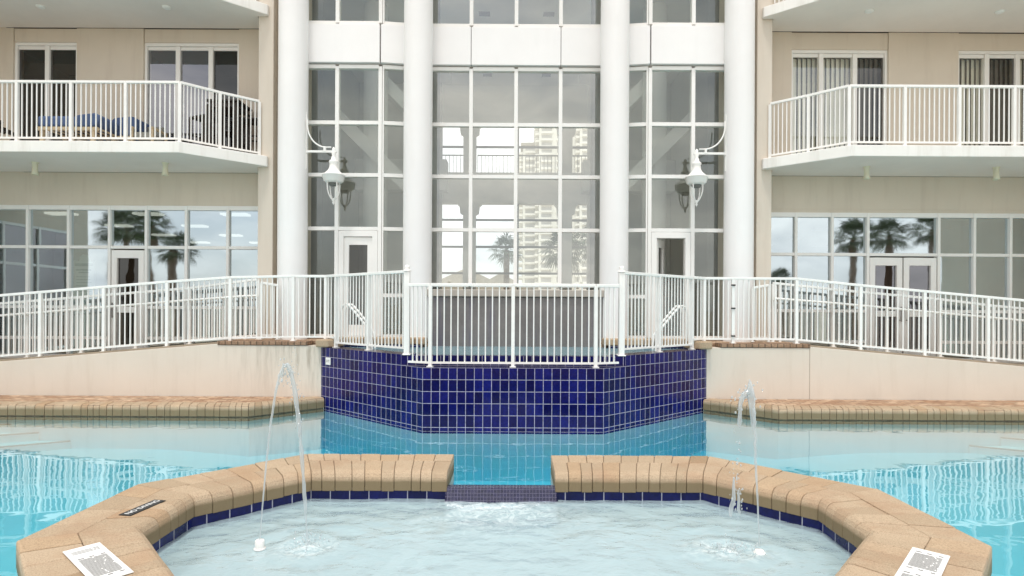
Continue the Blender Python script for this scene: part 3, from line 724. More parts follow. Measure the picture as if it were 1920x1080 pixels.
mb.face([(C0.x,C0.y,1.035),(C1.x,C1.y,1.035),(C1.x,C1.y+.16,1.035),(C0.x,C0.y+.16,1.035)])
tq(mb, (C1.x, C1.y+.16), (C0.x, C0.y+.16), .4, 1.035, 0); mb.build('weir', TILE, tw)
for (c, b, s) in ((C0, B0, -1), (C1, B1, 1)):
    d = (b - c).normalized(); n = Vector((-d.y, d.x)) if s > 0 else Vector((d.y, -d.x)); n = -n if n.y < 0 else n
    i0, i1 = c + n*.30, b + n*.30
    mb = MB(); q = [(c.x,c.y,ZH),(b.x,b.y,ZH),(i1.x,i1.y,ZH),(i0.x,i0.y,ZH)]; mb.face(q if s > 0 else q[::-1]); mb.build('ledge', TILEM, tw)
    mb = MB(); tq(mb, i0, i1, .4, ZH, 0); tq(mb, c, i0, ZL-.02, ZH, 0); mb.build('inner_face', TILE, tw)
for (a, b) in ((-3.3, -1.725), (1.755, 3.3)): mb = MB(); mb.box(a, b, 10.62, 10.9, .3, 1.075); mb.build('spa_back_wall', TILE, tw)
mb = MB()
for (a, b) in ((-3.3, -1.62), (1.64, 3.3)):
    n = 9
    for k in range(n):
        q0, q1 = a + (b-a)*k/n + .004, a + (b-a)*(k+1)/n - .004; mb.box(q0, q1, 10.58, 10.915, 1.08, 1.2)
mb.build('spa_coping', COPING, tw, .02)
mb = MB(); mb.face([(-1.9,8.9,.55),(1.9,8.9,.55),(3.3,10.3,.55),(3.3,10.97,.55),(-3.3,10.97,.55),(-3.3,10.3,.55)]); mb.build('spa_floor', PLASTERW, tw)
mb = MB(); i0 = .2
mb.face([(C0.x+.02,8.80,1.028),(C1.x-.02,8.80,1.028),(3.2,10.28,1.028),(3.2,10.63,1.028),(1.76,10.63,1.028),(1.75,10.96,1.028),(-1.72,10.96,1.028),(-1.73,10.63,1.028),(-3.2,10.63,1.028),(-3.2,10.28,1.028)])
structure(mb.build('spa_water', W_SPA))
# stone waterfall wall under the lobby glazing
t = thing('waterfall_wall', 'grey stone waterfall wall with a pale cap, between the two inner columns', 'wall', (0, 11, 1))
mb = MB(); mb.box(-1.72, 1.75, 10.95, 11.37, .4, 1.96); mb.build('stone_face', ROCK, t, .01)
mb = MB(); mb.box(-1.72, 1.75, 10.90, 11.38, 1.965, 2.10); mb.build('cap', simple('cap_stone', (.40,.365,.32), .8, .1, 6, .3, 60, stain=((.25,.22,.2), .5)), t, .015)
# spa fences
def wallpt(c, b, f, inset=.13):
    p = c.lerp(b, f); return p
n0 = Vector((.66, .75))*.13
zf = ZH
a0 = C0.lerp(B0, .02) + Vector((.09,.1)); a1 = C0.lerp(B0, .46) + Vector((.09,.1)); a2 = C0.lerp(B0, .89) + Vector((.09,.1))
fence('spa_fence', 'white picket fence along the left angled blue tile wall', [(a2.x,a2.y,zf),(a1.x,a1.y,zf),(a0.x,a0.y,zf)], 1.25, [10, 10], group='fences on the angled blue walls', low=.085)
b0 = C1.lerp(B1, .02) + Vector((-.09,.1)); b1 = C1.lerp(B1, .46) + Vector((-.09,.1)); b2 = C1.lerp(B1, .89) + Vector((-.09,.1))
fence('spa_fence', 'white picket fence along the right angled blue tile wall', [(b0.x,b0.y,zf),(b1.x,b1.y,zf),(b2.x,b2.y,zf)], 1.25, [10, 10], group='fences on the angled blue walls', low=.085)
yf = 8.5; xl, xm, xr = at(807, 600, yf).x, at(962, 600, yf).x, at(1117, 600, yf).x
pl, pr = at(768, 600, 8.72), at(1158, 600, 8.72)
fence('spa_fence', 'low white picket fence at the front of the spa, across the centre', [(pl.x-.0, 8.64, ZL),(xl,yf,ZL),(xm,yf,ZL),(xr,yf,ZL),(pr.x,8.64,ZL)], 1.20, [4, 11, 11, 4], low=.06, skip_posts=(0, 4))
for (px, lab) in ((762.5, 'thick white fence post with a cap left of the central spa fence'), (1166, 'thick white fence post with a cap right of the central spa fence')):
    p = at(px, 600, 8.72); t = thing('gate_post', lab, 'post', (p.x, 8.75, ZL), 'thick capped fence posts')
    mb = MB(); mb.box(p.x-.042, p.x+.042, 8.71, 8.79, ZL+.15, 2.30); mb.box(p.x-.06, p.x+.06, 8.69, 8.81, 1.04, 1.055); mb.build('shaft', RAILW, t, .006)
    mb = MB(); mb.lathe([(.062, 2.30), (.062, 2.315), (.03, 2.335), (.042, 2.36), (.03, 2.39), (0, 2.395)], (p.x, 8.75, 0), 12); mb.build('finial', RAILW, t)
# depth marker on tile
def text(body, size, mat, loc, rot, parent, name='lettering', ext=.001):
    cu = bpy.data.curves.new(name, 'FONT'); cu.body = body; cu.size = size; cu.extrude = ext; cu.align_x = 'CENTER'; cu.align_y = 'CENTER'
    tmp = bpy.data.objects.new('tmp', cu); COL.objects.link(tmp)
    dg = bpy.context.evaluated_depsgraph_get(); dg.update(); me = bpy.data.meshes.new_from_object(tmp.evaluated_get(dg)); bpy.data.objects.remove(tmp)
    me.materials.clear(); me.materials.append(mat); me.name = name
    o = bpy.data.objects.new(name, me); COL.objects.link(o); o.parent = parent; o.location = loc; o.rotation_euler = rot; return o
dv = (A0 - B0).normalized(); ang = math.atan2(dv.y, dv.x)
pp = B0.lerp(A0, .085); 
t = thing('depth_marker', 'small white depth marker tile on the left end of the blue wall', 'sign', (pp.x, pp.y, 1.75-(680.5-580)*9.9/F*1.02))
t.rotation_euler.z = ang
mb = MB(); mb.box(-.075, .075, -.012, 0, -.062, .062); o = mb.build('plate', SIGNW, None, .004); o.parent = t
text('3 FT', .062, INK, (0, -.0135, 0), (R(90), 0, 0), t)

# ================================================================== SPA GRAB RAILS
for s, lab in ((-1, 'curved white spa handrail behind the left fence'), (1, 'curved white spa handrail behind the right fence')):
    t = thing('spa_handrail', lab, 'handrail', (s*2.9, 10.6, DECK), 'curved spa handrails')
    for dy in (0, .45):
        y0 = 10.75 - dy; pts = []
        x0 = s*(3.12 - dy*.12)
        prof = [(0, -.02), (0, .50), (.02, .60), (.08, .66), (.15, .65), (.3, .50), (.52, .26), (.60, .12), (.62, -.05), (.62, -.4)]
        for (u, z) in prof: pts.append((x0 - s*u, y0 - u*.45, DECK + z))
        mb = MB(); mb.tube(pts, .02, 8); mb.build('rail', RAILW, t)

# ================================================================== LANTERNS
def lantern(s, px, lab):
    d = 11.0; cx = at(px, 330, d).x; K = d/F
    colx = -4.236 if s < 0 else 4.277
    edge = colx - s*.272
    def Z(py): return EYE + (CY - py)*K
    t = thing('wall_lantern', lab, 'lantern', (edge, d, Z(286)), 'white bracket lanterns')
    m = MB(); m.bar((edge+s*.004, d+.06, Z(212)), (edge+s*.004, d+.06, Z(318)), .022, .04); m.build('wall_plate', WHITE, t)
    m = MB(); m.bar((edge, d+.06, Z(286)), (edge-s*.06, d, Z(286)), .03, .04); m.bar((edge-s*.055, d, Z(286)), (cx - s*.06, d, Z(286)), .032, .04); m.lathe([(0, Z(278)), (.03, Z(280)), (.03, Z(292)), (0, Z(294))], (cx, d, 0), 12); m.build('arm', WHITE, t)
    pts = []
    x1 = cx + s*.07
    ex = edge - s*.035
    for i in range(13):
        a = i/12*math.pi/2; pts.append((ex + (x1 + s*.07 - ex)*(1-math.cos(a)), d, Z(236) + (Z(278)-Z(236))*math.sin(a)))
    pts = [(ex, d, Z(225))] + pts + [(x1 - s*.02, d, Z(278))]
    m = MB(); m.tube(pts, .014, 8); xm = x1 + s*.1; m.bar((xm, d, Z(278)), (xm, d, Z(286)), .04, .05); m.build('scroll_brace', WHITE, t)
    zt = Z(278)
    q = lambda py: Z(py)
    m = MB(); m.lathe([(0, q(277)), (.02, q(279)), (.022, q(284)), (.045, q(288)), (.03, q(293)), (.045, q(297)), (.05, q(301)), (.085, q(304)), (.09, q(306)), (.075, q(309)), (.08, q(316)), (.11, q(322)), (.165, q(327)), (.18, q(329))], (cx, d, 0), 24); m.build('hood', WHITE, t)
    m = MB(); m.lathe([(.18, q(329)), (.215, q(329.5)), (.215, q(332)), (.195, q(333)), (.20, q(337)), (.185, q(338)), (.185, q(341)), (.15, q(344)), (.08, q(345)), (0, q(345))], (cx, d, 0), 24); m.build('rim', WHITE, t)
    m = MB(); m.lathe([(.09, q(345.2)), (.09, q(347)), (.07, q(350)), (0, q(351))], (cx, d, 0), 16); m.build('lamp', GREYD, t)
    for k in range(4):
        a = math.pi/4 + k*math.pi/2; pts = []
        for (r, py) in ((.125, 342), (.128, 350), (.122, 358), (.10, 366), (.06, 373), (.02, 377)): pts.append((cx + r*math.cos(a), d + r*math.sin(a), q(py)))
        m = MB(); m.tube(pts, .0125, 6); m.build('cage_arm', WHITE, t)
    m = MB(); m.lathe([(0, q(373)), (.03, q(374.5)), (.03, q(378)), (.018, q(379)), (.026, q(382)), (0, q(386))], (cx, d, 0), 12); m.build('drop_finial', WHITE, t)
lantern(-1, 625.5, 'white lantern hanging from a bracket on the left outer column')
lantern(1, 1306, 'white lantern hanging from a bracket on the right outer column')

# ================================================================== POOL
DKZ = .18
pool_out = [(-11.5, 2.4), (-11.5, 9.3), (-4.2, 9.3), (-3.2, 10.3), (3.2, 10.3), (4.2, 9.3), (11.5, 9.3), (11.5, 2.4)]
RC = -.06
IN = [(-1.92, 5.70), (-2.66, 4.96), (-2.66, 4.28), (-1.86, 3.42), (1.86, 3.42), (2.66, 4.28), (2.66, 4.96), (1.92, 5.70)]
OUT = [(-2.21, 6.40), (-3.35, 5.25), (-3.35, 3.99), (-2.14, 2.72), (2.14, 2.72), (3.35, 3.99), (3.35, 5.25), (2.21, 6.40)]
IN = [(x+RC, y) for x, y in IN]; OUT = [(x+RC, y) for x, y in OUT]
G0, G1 = -.65, .41
def pool_floor():
    bm = MB(); nx, ny = 60, 26
    xs = [-11.6 + 23.2*i/nx for i in range(nx+1)]; ys = [2.3 + 8.2*j/ny for j in range(ny+1)]
    def dz(x, y):
        side = max(0, min(1, (abs(x) - 2.6)/3.4)); side = side*side*(3-2*side)
        return -(.74*(1-side) + .52*side)
    v = [(x, y, dz(x, y)) for y in ys for x in xs]; f = []
    for j in range(ny):
        for i in range(nx): a = j*(nx+1)+i; f.append((a, a+1, a+nx+2, a+nx+1))
    bm.poly(v, f, True); return bm
structure(pool_floor().build('pool_floor', PLASTER))
# pool side walls under the coping
mb = MB()
for s in (-1, 1):
    pl_ = [(s*11.4, 9.26), (s*4.215, 9.26), (s*3.3, 10.12)]
    pl_ = pl_ if s < 0 else pl_[::-1]
    for a, b in zip(pl_, pl_[1:]): mb.face([(a[0],a[1],-1.2),(b[0],b[1],-1.2),(b[0],b[1],.03),(a[0],a[1],.03)])
structure(mb.build('pool_side', PLASTER))
# water of the main pool: a closed body with the wading-pool island left out
e = .12
wp = [(-11.45, 2.2), (-11.45, 9.36), (-4.24, 9.36), (-3.3, 10.4), (3.3, 10.4), (4.24, 9.36), (11.45, 9.36), (11.45, 2.2), (OUT[4][0]+.02, 2.2)]
ring = [OUT[4], OUT[5], OUT[6], OUT[7], (G1+.02, 6.33), (G1+.02, 5.745), (G0-.02, 5.745), (G0-.02, 6.33), OUT[0], OUT[1], OUT[2], OUT[3]]
def inset(p):
    c = Vector((RC, 4.6)); v = Vector(p) - c; return tuple(c + v*(1 - .06/v.length))
ring2 = [inset(p) if i not in (4,5,6,7) else p for i, p in enumerate(ring)]
wp += ring2 + [(OUT[3][0]-.02, 2.2)]
mb = MB(); mb.prism(wp, -1.5, 0.0); structure(mb.build('pool_water', W_MAIN))
# submerged entry steps in the far corners
for s in (-1, 1):
    t = MB()
    for k, (w, z) in enumerate(((2.0, -.40), (1.5, -.27), (1.05, -.14))):
        x0 = 9.05 if s < 0 else 9.25
        c = [(s*x0, 9.25), (s*(x0 - w), 9.25), (s*(x0 - w + .9), 9.25 - .75*w/2.9), (s*(x0 + .4), 9.25 - .95*w/2.9), (s*(x0+2), 9.25 - .95*w/2.9), (s*(x0+2), 9.25)]
        t.mi = 0; t.prism(c, -1.2, z)
        t.mi = 1
        for a, b in ((c[1], c[2]), (c[2], c[3]), (c[3], c[4])): t.bar((a[0], a[1], z+.002), (b[0], b[1], z+.002), .05, .012)
    structure(t.build('pool_steps', [STEEPW, STEPE]))
# far deck strip and its coping
for s in (-1, 1):
    mb = MB(); mb.prism([(s*13, 9.5), (s*4.3, 9.5), (s*3.55, 10.19), (s*13, 10.19)], -.2, DKZ); structure(mb.build('pool_deck', PAVER))
def coping_run(mb, ins, outs, n, z0, zt, rnd, gap=.004, jit=.003, split=None):
    """stones between inner edge pair and outer edge pair, rounded on the inner side"""
    P0, P1 = Vector((*ins[0], 0)), Vector((*ins[1], 0)); Q0, Q1 = Vector((*outs[0], 0)), Vector((*outs[1], 0))
    cuts = [0]; 
    for k in range(n): cuts.append(cuts[-1] + random.uniform(.66, 1.3))
    cuts = [c/cuts[-1] for c in cuts]
    L = (P1-P0).length; W = (Q0-P0).length
    prof = [(0, z0), (0, zt-rnd)] + [(rnd*(1-math.cos(a)), zt-rnd+rnd*math.sin(a)) for a in (R(22), R(45), R(68), R(90))]
    for k in range(n):
        f0, f1 = cuts[k] + gap/L, cuts[k+1] - gap/L; dz = random.uniform(-jit, jit)
        t1 = split if split else W
        vs = []
        pr = prof + [(t1 - gap, zt), (t1 - gap, z0)]
        for f in (f0, f1):
            p, q = P0.lerp(P1, f), Q0.lerp(Q1, f); d = (q-p).normalized(); w = (q-p).length
            for (r, z) in pr: vs.append(p + d*(r*w/W) + Vector((0,0,z+dz)))
        m_ = len(pr); fs = [tuple(range(m_)), tuple(range(2*m_-1, m_-1, -1))] + [(i, i+m_, (i+1)%m_+m_, (i+1)%m_) for i in range(m_)]
        sm = MB(); mb.poly(vs, fs)
    if split:
        n2 = max(1, round(n*.8)); cuts = [0]
        for k in range(n2): cuts.append(cuts[-1] + random.uniform(.85, 1.15))
        cuts = [c/cuts[-1] for c in cuts]
        for k in range(n2):
            f0, f1 = cuts[k] + gap/L, cuts[k+1] - gap/L; dz = random.uniform(-jit, jit); vs = []
            ro = .02
            pr = [(split+gap, z0), (split+gap, zt), (W-ro, zt), (W-.006, zt-.006), (W, zt-ro), (W, z0)]
            for f in (f0, f1):
                p, q = P0.lerp(P1, f), Q0.lerp(Q1, f); d = (q-p).normalized(); w = (q-p).length
                for (r, z) in pr: vs.append(p + d*(r*w/W) + Vector((0,0,z+dz)))
            m_ = len(pr); fs = [tuple(range(m_)), tuple(range(2*m_-1, m_-1, -1))] + [(i, i+m_, (i+1)%m_+m_, (i+1)%m_) for i in range(m_)]
            mb.poly(vs, fs)
def fixnormals(o):
    bm = bmesh.new(); bm.from_mesh(o.data); bmesh.ops.recalc_face_normals(bm, faces=bm.faces); bm.to_mesh(o.data); bm.free()
    return o
def soften(o, w):
    bm = bmesh.new(); bm.from_mesh(o.data)
    es = [e_ for e_ in bm.edges if len(e_.link_faces) == 2 and e_.calc_face_angle(0) > .9]
    bmesh.ops.bevel(bm, geom=es, offset=w, segments=1, profile=.5, affect='EDGES', clamp_overlap=True); bm.to_mesh(o.data); bm.free()
    for p in o.data.polygons: p.use_smooth = False
    return o
for s, lab in ((-1, 'tan stone coping edging the far pool deck left of the blue wall'), (1, 'tan stone coping edging the far pool deck right of the blue wall')):
    mb = MB(); mb.mi = 0
    coping_run(mb, [(s*11.5, 9.2), (s*4.2, 9.2)], [(s*11.5, 9.5), (s*4.32, 9.5)], 58, .012, DKZ+.008, .05, .0028, .003)
    coping_run(mb, [(s*4.196, 9.2), (s*3.28, 10.08)], [(s*4.316, 9.5), (s*3.5, 10.26)], 10, .012, DKZ+.008, .05, .0028, .003)
    o = fixnormals(mb.build('deck_coping', COPINGF)); soften(o, .004)
    bm_ = MB(); bm_.prism([(s*11.5, 9.215), (s*4.21, 9.215), (s*3.3, 10.08), (s*3.5, 10.25), (s*4.33, 9.49), (s*11.5, 9.49)], -.06, DKZ-.004)  # mortar between stones; its dark lower strip paints the shadow gap beneath them
    oo = bm_.build('mortar_and_shadow_gap', GROUT, None); oo.parent = o
    tag(o, lab, 'coping', 'far deck copings')

# wading pool ring
rg = thing('wading_pool_coping', 'raised tan stone ring with a gap, surrounding the wading pool in front', 'coping', (RC, 4.6, 0))
ZT, ZB, TH = .14, -.05, .70
mb = MB(); SP = .40
def seg(i, j, n): coping_run(mb, [IN[i], IN[j]], [OUT[i], OUT[j]], n, ZB, ZT, .09, .0021, .004, split=SP)
seg(0, 1, 7); seg(1, 2, 5); seg(2, 3, 8); seg(4, 5, 8); seg(5, 6, 5); seg(6, 7, 7); seg(3, 4, 18)
coping_run(mb, [(G0, 5.70), IN[0]], [(G0, 6.40), OUT[0]], 10, ZB, ZT, .09, .0021, .004, split=.42)
coping_run(mb, [IN[7], (G1, 5.70)], [OUT[7], (G1, 6.40)], 11, ZB, ZT, .09, .0021, .004, split=.42)
o = fixnormals(mb.build('coping_stones', COPING, rg)); soften(o, .005)
# mortar core and the wall below (U shaped body)
def lerp2(a, b, f): return (a[0]+(b[0]-a[0])*f, a[1]+(b[1]-a[1])*f)
mb = MB()
for (i, j) in ((0,1),(1,2),(2,3),(3,4),(4,5),(5,6),(6,7)):
    a = [lerp2(IN[i], OUT[i], .14), lerp2(IN[j], OUT[j], .14), lerp2(IN[j], OUT[j], .97), lerp2(IN[i], OUT[i], .97)]
    mb.prism(a, ZB+.004, ZT-.012)
mb.prism([(G0-.012, 5.80), (IN[0][0]-.04, 5.80), (OUT[0][0], 6.38), (G0-.012, 6.38)], ZB+.004, ZT-.0125)
mb.prism([(G1+.012, 5.80), (IN[7][0]+.04, 5.80), (OUT[7][0], 6.38), (G1+.012, 6.38)], ZB+.004, ZT-.0125)
mb.build('mortar', GROUT, rg)
mb = MB()
chain = [(G0-.01, 5.725)] + [lerp2(IN[i], OUT[i], .035) for i in range(8)] + [(G1+.01, 5.725)]
u = 0
for a, b in zip(chain, chain[1:]):
    L = math.dist(a, b); mb.face([(b[0],b[1],-.165),(a[0],a[1],-.165),(a[0],a[1],ZB+.003),(b[0],b[1],ZB+.003)], [(-u-L,-.165),(-u,-.165),(-u,ZB),(-u-L,ZB)]); u += L
mb.build('waterline_tiles', TILEW, rg)
mb = MB()
for a, b in zip(chain, chain[1:]): mb.face([(b[0],b[1],-.5),(a[0],a[1],-.5),(a[0],a[1],-.166),(b[0],b[1],-.166)])
mb.build('basin_wall', PLASTERW, rg)
mb = MB()
outer = [lerp2(IN[i], OUT[i], .97) for i in range(8)]
for a, b in zip(outer, outer[1:]): mb.face([(a[0],a[1],-1.2),(b[0],b[1],-1.2),(b[0],b[1],ZB+.003),(a[0],a[1],ZB+.003)])
for (gx, oi, sg) in ((G0, 0, -1), (G1, 7, 1)):
    mb.face([(gx-.01*sg*-1*-1,5.72,-1.2),(gx,6.38,-1.2),(gx,6.38,ZB+.003),(gx,5.72,ZB+.003)])
    mb.face([(gx,6.38,-1.2),(outer[oi][0],6.38,-1.2),(outer[oi][0],6.38,ZB+.003),(gx,6.38,ZB+.003)])
mb.build('ring_wall', PLASTER, rg)
mb = MB(); mb.face([(G0-.015,5.80,-.012),(G1+.015,5.80,-.012),(G1+.015,5.72,-.02),(G0-.015,5.72,-.02)][::-1]); mb.face([(G0-.015,5.72,-.02),(G1+.015,5.72,-.02),(G1+.015,5.655,-.15),(G0-.015,5.655,-.15)][::-1])
mb.face([(G0-.015,5.80,-1.2),(G1+.015,5.80,-1.2),(G1+.015,5.80,-.012),(G0-.015,5.80,-.012)])
mb.build('spillway', TILEM, rg)
mb = MB(); mb.face([(G0-.02,5.66,-.5),(G1+.02,5.66,-.5),(G1+.02,5.66,-.152),(G0-.02,5.66,-.152)]); mb.build('basin_wall', PLASTERW, rg)
mb = MB(); mb.prism([lerp2(IN[i], OUT[i], .1) for i in range(8)], -.6, -.42); structure(mb.build('wading_pool_floor', PLASTERW))
# wading pool water with real ripples
def inside(p, poly):
    c = False; n = len(poly)
    for i in range(n):
        a, b = poly[i], poly[i-1]
        if (a[1] > p[1]) != (b[1] > p[1]) and p[0] < (b[0]-a[0])*(p[1]-a[1])/(b[1]-a[1]) + a[0]: c = not c
    return c
def wading_water():
    big = [lerp2(IN[i], OUT[i], .16) for i in range(8)]
    st = .03; x0, x1, y0, y1 = -2.95, 2.85, 3.3, 5.84; nx, ny = int((x1-x0)/st), int((y1-y0)/st); mb = MB(); idx = {}; v = []; f = []
    def h(x, y):
        p = Vector((x*2.2, y*3.2, 0)); z = .010*noise.noise(p) + .006*noise.noise(p*2.3 + Vector((5,1,0))) + .003*noise.noise(p*5 + Vector((1,7,0)))
        gdist = math.hypot((x+.12)/1.0, (y-5.5)/.6); z += .016*max(0, 1-gdist)*noise.noise(Vector((x*7, y*9, 3)))
        for (cx, cy) in ((-1.60, 4.56), (1.68, 4.55)):
            r = math.hypot(x-cx, y-cy); z += .010*math.exp(-r*2.2)*math.cos(r*26)
        return -.135 + z
    def vid(i, j):
        if (i, j) not in idx: idx[(i, j)] = len(v); x, y = x0+i*st, y0+j*st; v.append((x, y, h(x, y)))
        return idx[(i, j)]
    for j in range(ny):
        for i in range(nx):
            c = (x0+(i+.5)*st, y0+(j+.5)*st)
            if inside(c, big) and not (G0-.03 < c[0] < G1+.03 and c[1] > 5.68): f.append((vid(i,j), vid(i+1,j), vid(i+1,j+1), vid(i,j+1)))
    mb.poly(v, f, True); return mb
structure(wading_water().build('wading_pool_water', W_WADE))
# thin sheet of water sliding over the spillway
mb = MB(); n = 40; vs = []; fs = []
prof = [(5.716, -.012), (5.705, -.03), (5.69, -.06), (5.67, -.10), (5.645, -.14)]
for (y, z) in prof:
    for i in range(n+1):
        x = G0 + (G1-G0)*i/n; vs.append((x, y + .006*noise.noise(Vector((x*9, z*20, 1))), z + .012 + .006*noise.noise(Vector((x*14, y*30, 2)))))
for j in range(len(prof)-1):
    for i in range(n): a = j*(n+1)+i; fs.append((a, a+n+1, a+n+2, a+1))
mb.poly(vs, fs, True); o = mb.build('spill_water', glass('spill_water', (.88,.88,.94), .04, .22, .06), None); structure(o)
# near deck under the viewer
mb = MB(); mb.prism([(-13, -14), (13, -14), (13, 2.25), (OUT[4][0], 2.25), (OUT[4][0], 2.71), (OUT[3][0], 2.71), (OUT[3][0], 2.25), (-13, 2.25)], -.6, .13); structure(mb.build('near_deck', PAVER))

# plaques on the ring
def flat_plaque(name, label, px0, w, l, rot, zt=ZT, mat=SIGNW, group=None, cat='sign'):
    p = px0; t = thing(name, label, cat, (p.x, p.y, zt+.004), group); t.rotation_euler.z = rot
    mb = MB(); mb.box(-w/2, w/2, -l/2, l/2, 0, .006); o = mb.build('plate', mat, None, .002); o.parent = t
    return t
def ground_at(px, py, z): 
    dx, dy = px-CX, py-CY; ry = dy - dx*math.sin(ROLL); d = (EYE-z)*F/ry; return at(px, py, d)
# black marker: built along the left limb
a, b = ground_at(243, 964, ZT), ground_at(292, 943, ZT); mid = (a+b)/2; ang = math.atan2(b.y-a.y, b.x-a.x)
t = flat_plaque('pool_marker', 'narrow black marker with white lettering on the left limb of the coping ring', mid, .36, .105, ang, mat=BLACK)
text('NO DIVING', .062, SIGNW, (0, 0, .0075), (0,0,0), t)
def print_lines(t, rows):
    mb = MB()
    for (y, h, segs) in rows:
        for (x0, x1) in segs: mb.box(x0, x1, y-h/2, y+h/2, .0065, .0075)
    o = mb.build('print', INK, None); o.parent = t
def rule_rows(l, w, start):
    rows = []; rnd = random.Random(3); y = start
    return rows
def notice(label, pc, rot, w, l, layout):
    t = flat_plaque('rules_notice', label, pc, w, l, rot, group='white printed notices on the coping ring')
    rnd = random.Random(11); rows = []
    for (y0, y1, dense, bold) in layout:
        y = y0
        while y > y1:
            x = -w*.36; segs = []
            while x < w*.34:
                q = rnd.uniform(.06, .16); segs.append((x, min(x+q, w*.36))); x += q + rnd.uniform(.006, .009)
            rows.append((y, .008 if dense else .005, segs)); y -= .019 if dense else .022
        for yb in bold: rows.append((yb, .011, [(-w*.36, -w*.2), (-w*.06, w*.06), (w*.24, w*.36)]))
    print_lines(t, rows)
qa, qb, qc = ground_at(117, 1037, ZT), ground_at(187, 1019, ZT), ground_at(226, 1073, ZT)
rot = math.atan2(qb.y-qa.y, qb.x-qa.x); w = (qb-qa).length; l = (qc-qb).length*1.12
up = Vector((-math.sin(rot), math.cos(rot), 0)); ctr = (qa+qb)/2 - up*l/2
notice('white printed notice lying on the left side of the coping ring', ctr, rot, w, l, [(l*.38, l*.3, False, []), (l*.12, -l*.36, True, [l*.16, -l*.4])])
qa, qb, qc = ground_at(1711, 1028, ZT), ground_at(1782, 1045, ZT), ground_at(1677, 1080, ZT)
rot = math.atan2(qb.y-qa.y, qb.x-qa.x); w = (qb-qa).length; l = (qc-qa).length*1.3
up = Vector((-math.sin(rot), math.cos(rot), 0)); ctr = (qa+qb)/2 - up*l/2
notice('white printed notice lying on the right side of the coping ring', ctr, rot, w, l, [(l*.36, l*.02, True, [l*.41, -l*.03]), (-l*.2, -l*.42, True, [-l*.15])])

# ================================================================== FOUNTAIN JETS
def blob_tube(mb, pts, r0, r1, seed, lump=.35):
    rnd = random.Random(seed); P = []; Rr = []
    for i, p in enumerate(pts):
        f = i/(len(pts)-1); k = f*f*(3-2*f)
        P.append(Vector(p) + Vector((rnd.uniform(-1,1), rnd.uniform(-1,1), 0))*r1*.35*k); Rr.append((r0+(r1-r0)*f)*(1 + lump*f*rnd.uniform(-1, 1)))
    mb.tube(P, Rr, 8)
def drops(mb, c, spread, n, seed, r=(.003, .009)):
    rnd = random.Random(seed)
    for _ in range(n):
        p = Vector(c) + Vector((rnd.gauss(0,1)*spread[0], rnd.gauss(0,1)*spread[1], rnd.gauss(0,1)*spread[2])); q = rnd.uniform(*r); st = rnd.uniform(1, 2.2)
        mb.lathe([(0, -q*st), (q*.7, -q*.7*st), (q, 0), (q*.7, q*.7*st), (0, q*st)], p, 6)
yJ = 4.53; WZ = -.135
a = Vector((at(487, 1025, yJ).x, yJ, WZ+.06)); ap = at(537, 684, yJ+.03); land = Vector((at(577, 1000, yJ+.06).x, yJ+.06, WZ))
def arc(a, ap, b, n):
    pts = []
    for i in range(n+1):
        f = i/n
        if f < .5: u = f*2; x = a.x + (ap.x-a.x)*(u*.92 + .08*u*u); z = a.z + (ap.z-a.z)*(1-(1-u)**2)
        else: u = (f-.5)*2; x = ap.x + (b.x-ap.x)*u; z = ap.z + (b.z-ap.z)*u*u
        pts.append((x, a.y + (b.y-a.y)*f, z))
    return pts
pts = arc(a, ap, land, 64)
mb = MB(); blob_tube(mb, pts[:33], .0055, .012, 1, .3); blob_tube(mb, pts[32:], .018, .011, 2, .6); drops(mb, ap + Vector((0,0,-.05)), (.03, .02, .05), 40, 3); drops(mb, Vector(pts[42]), (.02,.02,.16), 40, 18, (.002, .005)); drops(mb, land + Vector((0,0,.03)), (.07, .07, .03), 60, 4); drops(mb, Vector(pts[50]), (.015,.02,.2), 22, 8)
tag(mb.build('water_jet', JET), 'tall thin arching water jet on the left side of the wading pool', 'water jet', 'wading pool water jets')
a2 = Vector((at(1424, 1033, 4.5).x, 4.5, WZ+.05)); ap2 = at(1404, 716, 4.52); mb = MB()
p2 = [(a2.x + (ap2.x+.03-a2.x)*f, 4.5, a2.z + (ap2.z-.2-a2.z)*f) for f in [i/30 for i in range(31)]]
blob_tube(mb, p2, .005, .012, 5, .3)
def lump(pts, rs, seed): 
    rnd = random.Random(seed); mb.tube([Vector(p) + Vector((rnd.uniform(-.006,.006), rnd.uniform(-.008,.008), 0)) for p in pts], [r*rnd.uniform(.75, 1.25) for r in rs], 8)
def J(px, py): return at(px, py, 4.52)
lump([J(1412,800), J(1411,785), J(1410,765), J(1409,745), J(1407,730), J(1405,716), J(1404,711)], [.010,.02,.026,.026,.022,.014,.004], 1)
lump([J(1410,738), J(1402,735), J(1395,739), J(1390,748), J(1388,757), J(1387,770), J(1387,785), J(1386,797), J(1386,802)], [.02,.028,.028,.024,.016,.014,.017,.013,.004], 2)
lump([J(1377,895), J(1376,915), J(1375,935), J(1372,955), J(1370,968)], [.006,.012,.014,.018,.01], 3)
lump([J(1384,918), J(1385,935), J(1386,955), J(1387,965)], [.006,.013,.013,.006], 4)
drops(mb, J(1400, 745), (.05, .02, .05), 70, 6, (.002,.008)); drops(mb, J(1380, 930), (.03, .02, .12), 50, 16, (.002,.006)); drops(mb, J(1385, 850), (.02, .02, .2), 24, 7); L2 = J(1376, 1015); drops(mb, Vector((L2.x, 4.52, WZ+.02)), (.10, .08, .025), 90, 9)
tag(mb.build('water_jet', JET), 'broken splashing water jet on the right side of the wading pool', 'water jet', 'wading pool water jets')
